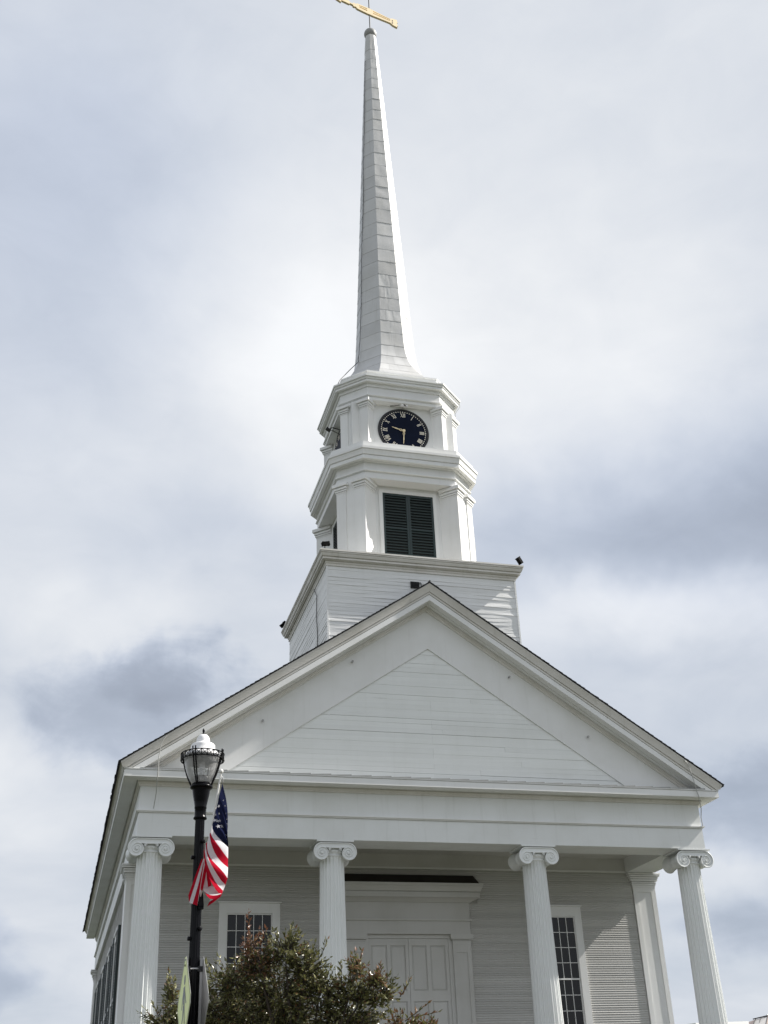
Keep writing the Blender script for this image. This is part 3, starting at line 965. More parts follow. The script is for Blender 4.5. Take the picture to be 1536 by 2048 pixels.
# ------------------------------------------------------------------ tower
WB = 2.789
sq = [(-WB, YT - WB), (WB, YT - WB), (WB, YT + WB), (-WB, YT + WB)]
part('tower_core', MB().box(-WB + .03, WB - .03, YT - WB + .03, YT + WB - .03, 2.0, 7.62), M['tower_board'], church)
z = 3.3
prev = .012
while z < 7.57:
    h = .108 + random.uniform(-.010, .010)
    z1 = min(z + h, 7.575)
    for side in (0, 1, 2):
        b_ = MB()
        lip = (.0075 if z < 6.7 else .004) + random.uniform(-.003, .005)
        N = 7 if side == 0 else 5
        vs = []
        for i in range(N + 1):
            t = i / N
            u = -WB + 2 * WB * t
            wv = random.uniform(-.009, .009)
            sg = random.uniform(-.004, .004)
            for (zz, o) in ((z + sg, lip + wv), (z1 + .004, .002)):
                if side == 0: vs.append((u, YT - WB - o, zz))
                elif side == 1: vs.append((-WB - o, YT - u, zz))
                else: vs.append((WB + o, YT + u, zz))
            if side == 0: vs.append((u, YT - WB + .028, z + sg))
            elif side == 1: vs.append((-WB + .028, YT - u, z + sg))
            else: vs.append((WB - .028, YT + u, z + sg))
        fs = []
        for i in range(N):
            a, b2 = i * 3, (i + 1) * 3
            fs += [(a, b2, b2 + 1, a + 1), (a + 2, b2 + 2, b2, a)]
        b_.add(vs, fs)
        part('siding_board', b_, M['tower_board'], church)
    z = z1
for sx in (-1, 1): part('corner_board', MB().box(sx * WB - .022, sx * WB + .022, YT - WB - .024, YT - WB + .03, 3.2, 7.57), M['tower_board'], church)
part('cornice', MB().sweep(sq, [(-.05, 7.571), (.032, 7.575), (.032, 7.635), (.052, 7.655), (.052, 7.70), (.06, 7.735), (.075, 7.735), (.075, 7.705), (.150, 7.735), (.150, 7.785), (.130, 7.788), (.130, 7.80), (.175, 7.803), (.190, 7.83), (.210, 7.88), (.198, 7.884), (.198, 7.90), (.226, 7.903), (.226, 7.925), (.205, 7.928), (.205, 7.942), (.238, 7.945), (.238, 7.995), (-.9, 8.06)], True, cap_top=True), M['gutter'], church)
v = MB()
v.box(-.385, -.13, YT - WB - .05, YT - WB + .01, 7.085, 7.275)
vb = part('vent', v, M['black_matt'], church)
vl = MB()
for i in range(4): vl.hexa([(-.37, YT - WB - .062, 7.10 + i * .045), (-.145, YT - WB - .062, 7.10 + i * .045), (-.145, YT - WB - .0505, 7.115 + i * .045), (-.37, YT - WB - .0505, 7.115 + i * .045), (-.37, YT - WB - .060, 7.106 + i * .045), (-.145, YT - WB - .060, 7.106 + i * .045), (-.145, YT - WB - .0505, 7.121 + i * .045), (-.37, YT - WB - .0505, 7.121 + i * .045)])
part('slats', vl, M['black'], vb)
part('pipe', MB().tube([(-.13, YT - WB - .03, 7.255), (-.09, YT - WB - .04, 7.26), (-.075, YT - WB - .04, 7.245), (-.072, YT - WB - .04, 7.0)], .012, 6), M['cable_dark'], vb)


def octo(a, b): return [(-b, YT - a), (b, YT - a), (a, YT - b), (a, YT + b), (b, YT + a), (-b, YT + a), (-a, YT + b), (-a, YT - b)]


def rot4(k):
    ca, sa = [(1, 0), (0, 1), (-1, 0), (0, -1)][k]
    return lambda x, y: (ca * x - sa * y, YT + sa * x + ca * y)


D2 = math.sqrt(.5)


def stage(name, a, b, dep, z0, zc0, zc1, pw):
    """octagonal stage: square core, four diagonal piers with paired pilasters and stepped caps"""
    core = part(name, MB().box(-(a - dep), a - dep, YT - (a - dep), YT + a - dep, z0, zc1), M['trim'], church)
    L = math.hypot(a - b, a - b)
    for k in range(4):
        rt = rot4(k)
        # pier between front-left corner C(-b,-a) and B(-a,-b), return faces square to the diagonal
        t = dep / D2
        Cc, Bc = Vector((-b, -a)), Vector((-a, -b))
        inn = Vector((D2, D2)); outn = -inn
        al = (Bc - Cc).normalized()
        pl = [Cc, Bc, Bc + inn * t, Cc + inn * t]
        P = MB()
        P.prism([(*rt(p.x, p.y), z0) for p in pl][::-1], (0, 0, zc1 - z0))
        part('pier', P, M['trim'], core)
        for (u0, u1) in ((0, pw), (L - pw, L)):
            s_ = MB()
            o = .035
            q = [Cc + al * u0 + outn * o, Cc + al * u1 + outn * o, Cc + al * u1 - outn * .0, Cc + al * u0]
            s_.prism([(*rt(p.x, p.y), z0) for p in q][::-1], (0, 0, zc0 - z0))
            pil = part('pilaster', s_, M['trim'], core)
            H = zc1 - zc0
            cp = MB()
            first = u0 == 0
            for (pz0, pz1, po) in ((0, .16, .012), (.16, .34, .035), (.36, .62, .055), (.64, 1.0, .10)):
                ua, ub = u0 - po, u1 + po
                back = t * .92
                q = [Cc + al * ua + outn * (o + po), Cc + al * ub + outn * (o + po)]
                if first: q += [Cc + al * ub + inn * .002, Cc + al * u0 + al * .02 + inn * .002, Cc + al * .02 + inn * back, Cc + al * ua + inn * back]
                else: q += [Cc + al * ub + inn * back, Cc + al * (u1 - .02) + inn * back, Cc + al * (u1 - .02) + inn * .002, Cc + al * ua + inn * .002]
                cp.prism([(*rt(p.x, p.y), zc0 + pz0 * H) for p in q][::-1], (0, 0, (pz1 - pz0) * H - .012))
            part('capital', cp, M['trim'], pil)
    return core


A1, B1 = 2.141, 1.436
A2, B2 = 1.911, 1.196
belfry = stage('belfry', A1, B1, .42, 8.0, 10.66, 10.985, .33)
clock_stage = stage('clock_stage', A2, B2, .245, 12.05, 13.72, 14.02, .27)
# entablatures of the two stages
for (a, b, prof_a, prof_t, prof_f, prof_c) in (
    (A1, B1, (10.987, 11.185), (11.187, 11.242), (11.244, 11.52),
     [(-.3, 11.522), (.045, 11.522), (.055, 11.535), (.075, 11.536), (.075, 11.575), (.095, 11.575), (.095, 11.538), (.205, 11.545), (.205, 11.665), (.180, 11.668), (.180, 11.685), (.225, 11.69), (.232, 11.72), (.238, 11.76), (.262, 11.84), (.250, 11.845), (.250, 11.862), (.287, 11.868), (.287, 11.952), (.165, 11.99), (.165, 12.18), (-.05, 12.2), (-.5, 12.2)]),
    (A2, B2, (14.022, 14.125), (14.127, 14.19), (14.192, 14.50),
     [(-.3, 14.502), (.035, 14.502), (.045, 14.60), (.065, 14.602), (.065, 14.64), (.083, 14.64), (.083, 14.604), (.165, 14.615), (.165, 14.685), (.145, 14.688), (.145, 14.703), (.185, 14.706), (.205, 14.755), (.19, 14.76), (.19, 14.775), (.235, 14.78), (.235, 14.832), (-.02, 14.85), (-.064, 14.86), (-.064, 15.14), (-.045, 15.145), (-.045, 15.195), (-.3, 15.22)])):
    oc = octo(a, b)
    own = belfry if a == A1 else clock_stage
    part('architrave', MB().sweep(oc, [(-.62, prof_a[0]), (0, prof_a[0]), (0, prof_a[1]), (-.62, prof_a[1])], True), M['trim'], own)
    part('taenia', MB().sweep(oc, [(-.2, prof_t[0]), (-.012, prof_t[0]), (-.012, prof_t[0] + .014), (.02, prof_t[0] + .014), (.02, prof_t[0] + .028), (.055, prof_t[0] + .032), (.055, prof_t[1]), (-.2, prof_t[1])], True), M['trim'], own)
    part('frieze', MB().sweep(oc, [(-.2, prof_f[0]), (0, prof_f[0]), (0, prof_f[1]), (-.2, prof_f[1])], True), M['trim'], own)
    part('cornice', MB().sweep(oc, prof_c, True, cap_top=True), M['trim'], own)

# louvred belfry openings on the four niches
def louvre(k):
    rt = rot4(k)
    yb = -(A1 - .42)
    def bx(m, x0, x1, y0, y1, z0, z1):
        c = [rt(x0, y0), rt(x1, y0), rt(x1, y1), rt(x0, y1)]
        m.hexa([(*p, z0) for p in c] + [(*p, z1) for p in c])
    zb_, zt = 8.35, 10.74
    cs = MB()
    bx(cs, -.915, -.80, yb - .05, yb + .02, 8.1, zt + .11); bx(cs, .80, .915, yb - .05, yb + .02, 8.1, zt + .11); bx(cs, -.7995, .7995, yb - .05, yb + .02, zt, zt + .11)
    casing = part('casing', cs, M['trim'], belfry)
    for (x0, x1) in ((-.798, -.002), (.002, .798)):
        f = MB()
        w = .062
        bx(f, x0, x0 + w, yb - .04, yb - .002, zb_, zt - .002); bx(f, x1 - w, x1, yb - .04, yb - .002, zb_, zt - .002)
        for (za, zc) in ((zt - .075, zt - .002), (zb_, zb_ + .10), (9.525, 9.585)): bx(f, x0 + w + .0005, x1 - w - .0005, yb - .039, yb - .002, za, zc)
        
        vd = MB(); bx(vd, x0 + .01, x1 - .01, yb - .0018, yb - .0005, zb_ + .01, zt - .01)
        lf = part('louver_shutter', f, M['louver_frame'], belfry)
        part('dark_backing', vd, M['void'], lf)
        zz = zb_ + .13
        while zz < zt - .12:
            if not (9.46 < zz < 9.585):
                s_ = MB()
                xa, xb = x0 + w - .004, x1 - w + .004
                c0, c1 = rt(xa, yb - .036), rt(xb, yb - .036)
                c2, c3 = rt(xb, yb - .008), rt(xa, yb - .008)
                s_.hexa([(*c0, zz), (*c1, zz), (*c2, zz + .050), (*c3, zz + .050), (*c0, zz + .020), (*c1, zz + .020), (*c2, zz + .066), (*c3, zz + .066)])
                part('slat', s_, M['louver'], lf)
            zz += .096
    return casing


louvre(0)
louvre(3)


# clock faces
def clock(k, full=True):
    rt = rot4(k)
    yb = -(A2 - .245)
    RC, ZC = .825, 13.095

    def P(u, w, dpt): return (*rt(u, yb - dpt), ZC + w)
    d_ = MB()
    n = 72
    ring = [(RC * math.cos(2 * PI * i / n), RC * math.sin(2 * PI * i / n)) for i in range(n)]
    d_.prism([P(x, w, .0) for x, w in ring], Vector(P(0, 0, .03)) - Vector(P(0, 0, 0)))
    dial = part('clock', d_, M['navy'], church)
    rm = MB()
    vs, fs = [], []
    for i in range(n):
        a = 2 * PI * i / n
        for (r_, dd) in ((RC + .012, .0), (RC + .012, .036), (RC - .055, .036), (RC - .055, .031)): vs.append(P(r_ * math.cos(a), r_ * math.sin(a), dd))
    for i in range(n):
        j = (i + 1) % n
        for q in range(3): fs.append((i * 4 + q, j * 4 + q, j * 4 + q + 1, i * 4 + q + 1))
    rm.add(vs, fs)
    part('rim', rm, M['black_matt'], dial)
    for i in range(60):
        a = 2 * PI * i / 60
        cx_, cy_ = .725 * math.cos(a), .725 * math.sin(a)
        rr = .0175 if i % 5 else .022
        part('minute_dot', MB().prism([P(cx_ + rr * math.cos(PI * t / 4), cy_ + rr * math.sin(PI * t / 4), .0312) for t in range(8)], Vector(P(0, 0, .006)) - Vector(P(0, 0, 0))), M['numeral'], dial)

    def bar(m, ang, x0, y0, x1, y1, w):
        """stroke in the numeral's own frame: x along the rim clockwise, y outward"""
        c, s = math.sin(ang), math.cos(ang)
        def T(x, y): return (x * s + y * c, -x * c + y * s)
        dx, dy = x1 - x0, y1 - y0
        l = math.hypot(dx, dy)
        nx, ny = -dy / l * w / 2, dx / l * w / 2
        q = [(x0 + nx, y0 + ny), (x1 + nx, y1 + ny), (x1 - nx, y1 - ny), (x0 - nx, y0 - ny)]
        m.prism([P(*T(x, y + .605), .0312) for x, y in q], Vector(P(0, 0, .007)) - Vector(P(0, 0, 0)))
    NUM = {1: 'I', 2: 'II', 3: 'III', 4: 'IIII', 5: 'V', 6: 'VI', 7: 'VII', 8: 'VIII', 9: 'IX', 10: 'X', 11: 'XI', 12: 'XII'}
    for hnum, txt in NUM.items():
        ang = 2 * PI * hnum / 12
        ws = {'I': .038, 'V': .095, 'X': .095}
        tot = sum(ws[c] for c in txt)
        x = -tot / 2
        m = MB()
        h = .075
        for c in txt:
            w = ws[c]
            if c == 'I': bar(m, ang, x + w / 2, -h, x + w / 2, h, .019)
            if c == 'V': bar(m, ang, x + .012, h, x + w / 2, -h, .020); bar(m, ang, x + w - .012, h, x + w / 2, -h, .011)
            if c == 'X': bar(m, ang, x + .012, h, x + w - .012, -h, .020); bar(m, ang, x + w - .012, h, x + .012, -h, .011)
            x += w
        part('numeral', m, M['numeral'], dial)

    def hand(ang, length, w, dpt):
        c, s = math.sin(ang), math.cos(ang)
        m = MB()
        def T(x, y): return P(x * s + y * c, -x * c + y * s, dpt)
        ext = Vector(P(0, 0, .012)) - Vector(P(0, 0, 0))
        # pierced spade hand: two legs round an eye, then a slim blade
        e0, e1 = length * .10, length * .42
        for sg in (-1, 1):
            m.prism([T(0, 0), T(sg * .012, .0), T(sg * w, (e0 + e1) / 2 * .9), T(sg * .012, e1), T(0, e1), T(sg * w * .45, (e0 + e1) / 2)], ext)
        m.prism([T(-.013, e1), T(.013, e1), T(.020, length * .7), T(.011, length * .74), T(.008, length), T(-.008, length), T(-.011, length * .74), T(-.020, length * .7)], ext)
        part('clock_hand', m, M['gold'], dial)
    hand(2 * PI * (9.53 / 12), .40, .042, .055)
    hand(2 * PI * (30.6 / 60), .485, .035, .072)
    hb = MB()
    hb.prism([P(.045 * math.cos(2 * PI * i / 14), .045 * math.sin(2 * PI * i / 14), .045) for i in range(14)], Vector(P(0, 0, .05)) - Vector(P(0, 0, 0)))
    part('hub', hb, M['gold'], dial)
    return dial


clock(0)
clock(3)
# small lamps over the dials
cl = MB()
yb = YT - (A2 - .245)
cl.obox((0.02, yb - .16, 14.0), (1, 0, 0), (0, 1, 0), (0, 0, 1), .115, .05, .05)
clamp = part('clock_light', cl, M['lamp_white'], church)
part('bracket', MB().tube([(0.02, yb - .01, 14.015), (0.02, yb - .14, 14.02)], .014, 6).tube([(-.12, yb - .14, 14.012), (-.28, yb - .05, 14.015), (-.40, yb - .03, 14.005)], .010, 6).tube([(.0, yb - .2, 14.0), (.05, yb - .22, 13.95)], .02, 6), M['black_matt'], clamp)
cl2 = MB()
x0 = -(A2 - .245)
cl2.tube([(x0, YT - .1, 13.95), (x0 - .28, YT - .12, 13.99), (x0 - .36, YT - .13, 13.93)], .016, 6)
cl2.tube([(x0 - .02, YT - .1, 13.78), (x0 - .36, YT - .13, 13.9)], .012, 6)
cl2.obox((x0 - .42, YT - .14, 13.88), (.8, 0, -.6), (0, 1, 0), (.6, 0, .8), .08, .06, .03)
part('clock_light', cl2, M['black_matt'], church)

# ------------------------------------------------------------------ spire
def spire_a(z):
    pts = [(15.20, 1.835), (15.3, 1.78), (15.5, 1.62), (15.75, 1.44), (16.0, 1.29), (16.3, 1.14), (16.7, 1.02), (17.2, .955), (18.4, .89), (33.62, .205)]
    for (z0, a0), (z1, a1) in zip(pts[:-1], pts[1:]):
        if z <= z1:
            return a0 + (a1 - a0) * (z - z0) / (z1 - z0)
    return pts[-1][1]


T8 = math.tan(PI / 8)
sc = MB()
zs = [15.2, 15.3, 15.5, 15.75, 16.0, 16.3, 16.7, 17.2, 18.4, 22, 26, 30, 33.6]
vs = []
for z in zs:
    a = spire_a(z) - .012
    for i in range(8):
        th = -PI / 2 - PI / 8 + i * PI / 4
        rr = a / math.cos(PI / 8)
        vs.append((rr * math.cos(th), YT + rr * math.sin(th), z))
sc.add(vs, [(j * 8 + i, j * 8 + (i + 1) % 8, (j + 1) * 8 + (i + 1) % 8, (j + 1) * 8 + i) for j in range(len(zs) - 1) for i in range(8)])
sc.add(vs[-8:], [tuple(range(8))])
spire = part('spire', sc, M['sheet'], church)
rows = [15.205, 15.52, 15.98, 16.48, 17.0]
z = 17.0
while z < 19.9:
    z += .54 + random.uniform(-.06, .06); rows.append(z)
while z < 33.2:
    z += .63 + random.uniform(-.07, .07); rows.append(min(z, 33.6))
rows[-1] = 33.6
for r_i, (z0, z1) in enumerate(zip(rows[:-1], rows[1:])):
    for i in range(8):
        th = -PI / 2 + i * PI / 4                                   # outward direction of the face, i = 0 is the front
        on = Vector((math.cos(th), math.sin(th), 0))
        tn = Vector((-math.sin(th), math.cos(th), 0))
        if i == 0 and z1 < 20.3 and r_i > 0:
            kk = random.choice([2, 3]) if r_i > 4 else (3 if r_i > 2 else 4)
            cuts = [-1 + 2 * q / kk + (random.uniform(-.22, .22) if 0 < q < kk else 0) for q in range(kk + 1)]
        else: cuts = [-1, 1]
        for c0, c1 in zip(cuts[:-1], cuts[1:]):
            pb = MB()
            N = 4
            dent = .010 if i in (0, 1) and z0 > 17 else .004
            kb = random.uniform(-1, 1)
            vs = []
            for jz in range(N + 1):
                tz = jz / N
                zz = z0 + (z1 - z0) * tz
                a = spire_a(zz)
                lap = (.0065 if i else .008) * (1 - tz) + .001
                for ju in range(N + 1):
                    tu = ju / N
                    uu = (c0 + (c1 - c0) * tu)
                    uu = uu - .004 * (1 if tu == 1 and c1 < 1 else 0) / max(.1, a * T8)
                    bulge = 0.0
                    if 0 < ju < N and 0 < jz < N: bulge = random.uniform(-dent, dent)
                    elif jz == 0 and 0 < ju < N: bulge = dent * kb * .6
                    p = on * (a + lap + bulge) + tn * ((a + lap) * T8 * uu) + Vector((0, YT, zz - (.004 if jz == 0 else 0)))
                    vs.append(p)
            fs = [(jz * (N + 1) + ju, jz * (N + 1) + ju + 1, (jz + 1) * (N + 1) + ju + 1, (jz + 1) * (N + 1) + ju) for jz in range(N) for ju in range(N)]
            pb.add(vs, fs, 0, True)
            # folded lower and side edges
            bot = [vs[ju] - on * .013 for ju in range(N + 1)]
            pb.add(vs[:N + 1] + bot, [(ju + 1, ju, N + 1 + ju, N + 2 + ju) for ju in range(N)])
            rs_ = [vs[jz * (N + 1) + N] for jz in range(N + 1)]
            rb = [p - on * .013 for p in rs_]
            pb.add(rs_ + rb, [(jz + 1, jz, N + 1 + jz, N + 2 + jz) for jz in range(N)])
            part('panel', pb, M['sheet'], spire)
bl = MB()
RB = .262
bl.lathe([(RB * math.cos(-PI / 2 + PI * i / 16) + .001, RB * math.sin(-PI / 2 + PI * i / 16)) for i in range(17)], (0, YT, 33.83), 28)
part('ball', bl, M['ball'], spire)

# lightning conductors and stray wires
def cable(pts, r_=.012, mat='cable'):
    return part('cable', MB().tube(pts, r_, 6), M[mat], church)


cable([(-6.99, -.53, 2.27), (-7.04, -.54, 2.20), (-7.10, -.53, 2.08), (-7.14, -.50, 1.75), (-7.13, -.47, 1.45), (-7.14, -.455, 1.3), (-7.13, -.20, .95), (-7.16, -.06, .62)], .011)
cable([(6.99, -.53, 2.27), (7.05, -.54, 2.20), (7.12, -.53, 2.05), (7.20, -.50, 1.7), (7.25, -.47, 1.45), (7.30, -.455, 1.28), (7.40, -.30, 1.0), (7.44, -.15, .8), (7.50, -.06, .6)], .011)
sp_pts = []
for z in (32, 30, 29.2, 28, 26, 24, 22, 20.5, 19, 17.5, 16.5):
    a = spire_a(z)
    th = -PI / 2 - PI / 4 - PI / 8 + random.uniform(-.035, .035)
    rr = (a + .03) / math.cos(PI / 8)
    sp_pts.append((rr * math.cos(th), YT + rr * math.sin(th), z))
sp_pts += [(-1.45, YT - .75, 15.95), (-1.86, YT - 1.0, 15.3), (-2.0, YT - 1.15, 14.95)]
cable(sp_pts, .013, 'cable_dark')
cable([(A2 + .2, YT - B2 - .08, 14.8), (A2 + .22, YT - B2 - .06, 14.6), (A2 + .05, YT - B2 - .04, 14.35), (A2 + .02, YT - B2 + .02, 13.6), (A2 + .03, YT - B2 + .02, 12.1)], .010)
cable([(A1 + .02, YT - B1 + .02, 10.5), (A1 + .05, YT - B1 + .02, 9.4), (A1 + .03, YT - B1 + .02, 8.1)], .011)
wl = -WB - .03
cable([(wl - .02, YT - WB + 1.55, 7.55), (wl, YT - WB + 1.25, 7.2), (wl - .005, YT - WB + 1.3, 6.6), (wl + .005, YT - WB + 1.22, 6.0), (wl - .005, YT - WB + 1.27, 5.2), (wl, YT - WB + 1.1, 4.4)], .012, 'cable_dark')
cable([(.57, YT - A1 - .25, 8.02), (.60, YT - A1 - .28, 8.10), (.66, YT - A1 - .30, 8.10)], .03, 'cable_dark')

# ------------------------------------------------------------------ weathervane
vane = thing('weathervane', 'gilded pierced arrow weathervane on a thin rod above the steeple ball', 'weathervane', (0, YT, 34.08))
part('rod', MB().tube([(0, YT, 34.05), (0, YT, 38.5)], .026, 8), M['cable_dark'], vane)
ca, sa = math.cos(R(13.9)), math.sin(R(13.9))
ZV = 35.22


def vp(u, w, d=0): return (u * ca - d * sa * -1, YT + u * sa - d * ca, ZV + w)


V = MB()
TH = .09


def vplate(poly):
    V.prism([vp(u, w, TH / 2) for u, w in poly], Vector(vp(0, 0, -TH / 2)) - Vector(vp(0, 0, TH / 2)))


# body cut as frets so the long slots stay open
vplate([(-.62, .15), (-.55, .17), (-.5, .17), (-.5, -.17), (-.55, -.17), (-.62, -.15)])
vplate([(-.5, .17), (-.12, .19), (-.12, .125), (-.5, .11)])
vplate([(-.5, .06), (-.12, .07), (-.12, .02), (-.5, .015)])
vplate([(-.5, -.045), (-.12, -.045), (-.12, -.19), (-.5, -.17)])
vplate([(-.12, .19), (.16, .18), (.16, -.18), (-.12, -.19)])
vplate([(.16, .18), (.98, .13), (.98, .095), (.16, .125)])
vplate([(.16, .07), (.98, .05), (.98, .015), (.16, .015)])
vplate([(.16, -.05), (.98, -.03), (.98, -.13), (.16, -.18)])
vplate([(.98, .13), (1.08, .19), (1.14, .215), (1.14, -.215), (1.08, -.19), (.98, -.13)])
vplate([(1.14, .215), (1.34, .235), (1.30, .15), (1.37, .10), (1.31, .04), (1.31, -.04), (1.37, -.10), (1.30, -.15), (1.34, -.235), (1.14, -.215)])
vplate([(-.62, .15), (-.66, .08), (-.72, .12), (-.78, .10), (-.80, .04), (-.95, .03), (-.95, -.03), (-.80, -.04), (-.78, -.10), (-.72, -.12), (-.66, -.08), (-.62, -.15)])
vplate([(-.95, .09), (-1.35, .075), (-1.35, -.075), (-.95, -.09)])
vplate([(-1.35, .20), (-1.95, .0), (-1.35, -.20)])
part('arrow', V, M['gold_vane'], vane)
rv = MB()
for (u, w) in ((1.10, .07), (1.10, -.02), (1.10, -.10)): rv.tube([vp(u, w, TH / 2 - .001), vp(u, w, TH / 2 + .012)], .022, 8)
part('rivets', rv, M['cable_dark'], vane)

# ------------------------------------------------------------------ floodlights on the tower ledge
def make_flood(ax, up):
    b_ = MB()
    ax = Vector(ax).normalized(); up = Vector(up).normalized(); sd_ = Vector((0, 1, 0))
    b_.obox((-.0, 0, .235), ax, sd_, up, .115, .075, .058)
    b_.obox(Vector((0, 0, .235)) + ax * .125, ax, sd_, up, .012, .085, .068)
    b_.obox(Vector((0, 0, .235)) - ax * .10, ax, sd_, up, .03, .06, .075)
    me_b = b_.mesh('lamp_body', M['lamp_black'])
    k_ = MB()
    k_.tube([(-.04, 0, .02), (-.04, 0, .12), (0, 0, .21)], .016, 7)
    k_.lathe([(.07, 0), (.07, .012), (.03, .03), (.018, .035)], (-.04, 0, 0), 14)
    me_k = k_.mesh('bracket', M['lamp_black'])
    return me_b, me_k


fb, fk = make_flood((-.62, 0, .78), (.78, 0, .62))
fb2, fk2 = make_flood((-.96, 0, -.22), (-.22, 0, .96))
for (loc, rz, lab) in (((-2.84, YT - WB - .13, 8.0), R(8), 'small black floodlight on ledge corner beside the louvred belfry shutter'),
                       ((2.96, YT - WB - .13, 8.0), R(20), 'small black floodlight at far right ledge corner with only sky behind it'),
                       ((-3.0, YT + WB + .05, 7.98), R(200), 'small black floodlight at rear ledge corner above the plain tower side wall')):
    f = thing('floodlight', lab, 'floodlight', loc, 'floodlights on the tower ledge')
    f.rotation_euler = (0, 0, rz)
    f.scale = (.82, .82, .82)
    level = rz == R(8)
    for nm, me in (('lamp_body', fb2 if level else fb), ('bracket', fk2 if level else fk)):
        o = bpy.data.objects.new(nm, me); C.objects.link(o); o.parent = f

# ------------------------------------------------------------------ street lamp
LX, LY = -7.585, -14.09
lamp = thing('street_lamp', 'black fluted post-top street lamp with clear acorn globe and white cap', 'street lamp', (LX, LY, gz(LY)))


def lat(prof, n=32, fn=None, dx=0.0): return MB().lathe(prof, (LX + dx, LY, 0), n, 0, True, fn)


NF = 16
def flt(r, a, z):
    ph = (a * NF / (2 * PI)) % 1.0
    return r - .006 * max(0, math.sin(PI * ph)) if True else r


G0 = gz(LY)
part('post', lat([(.068, G0), (.067, -5.5), (.062, -4.6), (.058, -3.6), (.056, -3.13)], NF * 6, flt), M['black'], lamp)
part('base', lat([(.20, G0), (.20, G0 + .10), (.17, G0 + .14), (.16, G0 + .55), (.12, G0 + .65), (.11, G0 + .95), (.085, G0 + 1.02), (.07, G0 + 1.05)], 32), M['black'], lamp)
part('collar', lat([(.060, -3.15), (.079, -3.145), (.081, -3.13), (.072, -3.115), (.069, -3.105), (.069, -3.02), (.074, -3.015), (.074, -3.0), (.072, -2.99), (.083, -2.93), (.098, -2.86), (.107, -2.80), (.112, -2.782), (.125, -2.778), (.138, -2.765), (.138, -2.750), (.118, -2.742), (.116, -2.72), (.10, -2.715)], 40), M['black'], lamp)
part('globe', lat([(.108, -2.722), (.140, -2.68), (.170, -2.62), (.196, -2.55), (.213, -2.48), (.222, -2.41), (.226, -2.392)], 48), M['globe'], lamp)
lamp.children[-1].data.polygons.foreach_set('use_smooth', [True] * len(lamp.children[-1].data.polygons))
part('refractor', lat([(.105, -2.705), (.112, -2.66), (.10, -2.63), (.085, -2.625)], 28), M['steel'], lamp)
part('bulb', lat([(.028, -2.66), (.032, -2.60), (.036, -2.53), (.036, -2.46), (.020, -2.42), (.004, -2.415)], 16), M['lamp_white'], lamp)
part('cap', lat([(.222, -2.398), (.228, -2.39), (.228, -2.372), (.205, -2.340), (.17, -2.320), (.155, -2.300), (.152, -2.27), (.148, -2.262), (.150, -2.240), (.135, -2.222), (.105, -2.212), (.088, -2.205), (.085, -2.190), (.083, -2.165), (.072, -2.130), (.050, -2.103), (.022, -2.093), (.004, -2.091)], 40), M['lamp_white'], lamp)
part('reflector', lat([(.212, -2.3985), (.205, -2.44), (.17, -2.47), (.13, -2.46), (.12, -2.39)], 32), M['flash'], lamp)
part('finial', lat([(.012, -2.095), (.014, -2.08), (.010, -2.07), (.016, -2.05), (.014, -2.03), (.004, -2.015)], 14), M['black'], lamp)
rg = MB()
RR = .262
for zc in (-2.350, -2.426):
    prof = [(RR + .009 * math.cos(t), zc + .007 * math.sin(t)) for t in [2 * PI * i / 8 for i in range(9)]]
    rg.lathe(prof, (LX, LY, 0), 48, caps=False)
nX = 22
for i in range(nX):
    a0, a1 = 2 * PI * i / nX, 2 * PI * (i + .92) / nX
    p = lambda a, z: (LX + RR * math.cos(a), LY + RR * math.sin(a), z)
    rg.tube([p(a0, -2.424), p(a1, -2.352)], .0042, 5); rg.tube([p(a0, -2.352), p(a1, -2.424)], .0042, 5)
    rg.tube([p(a0 - .02, -2.424), p(a0 - .02, -2.352)], .006, 5)
part('gallery_ring', rg, M['black'], lamp)
for q in range(4):
    a = R(-75 + 45 + 90 * q) + R(0)
    for da in (-.075, .075):
        pts = []
        for (r_, zz) in ((.125, -2.755), (.152, -2.69), (.184, -2.62), (.212, -2.54), (.234, -2.46), (.250, -2.40), (.260, -2.36), (.264, -2.31)):
            pts.append((LX + r_ * math.cos(a + da * .9), LY + r_ * math.sin(a + da * .9), zz))
        part('rib', MB().tube(pts, .0088, 6), M['black'], lamp)
kn = []
for (zz, ang) in ((-3.42, -55), (-4.41, -55), (-3.60, 190), (-4.51, 190)):
    a = R(ang)
    m = MB()
    p0 = Vector((LX + .052 * math.cos(a), LY + .052 * math.sin(a), zz)); p1 = Vector((LX + .085 * math.cos(a), LY + .085 * math.sin(a), zz))
    m.tube([p0, p1], [.022, .026], 12)
    m.tube([p1, p1 + (p1 - p0) * .25], [.026, .012], 12)
    part('banner_socket', m, M['black'], lamp)

# ------------------------------------------------------------------ flag on the lamp post
BX, BZ = -7.564, -4.098
FY = LY - .12
flag = thing('flag', 'American flag hanging limp from a white pole on the lamp post', 'flag', (BX, FY, BZ))
FP = lambda x, z, d=0.0: (BX + x, FY + d, BZ + z)
part('flagpole', MB().tube([FP(.0, -.02, .0), FP(.09, .75, -.10), FP(.172, 1.42, -.19)], [.0145, .0135, .012], 10), M['pole_white'], flag)
part('finial', MB().lathe([(.026 * math.cos(-PI / 2 + PI * i / 10) + .0005, .028 * math.sin(-PI / 2 + PI * i / 10)) for i in range(11)], FP(.175, 1.455, -.195), 14), M['pole_white'], flag)
bk = MB()
bk.obox(FP(.012, -.0, .01), (.99, 0, .12), (0, 1, 0), (-.12, 0, .99), .028, .03, .075)
bk.box(BX - .01, BX + .05, FY + .01, FY + .07, BZ - .10, BZ - .04)
bk.lathe([(.064, -.02), (.066, .0), (.064, .02)], (LX, LY, BZ - .03), 24)
part('bracket', bk, M['black'], flag)
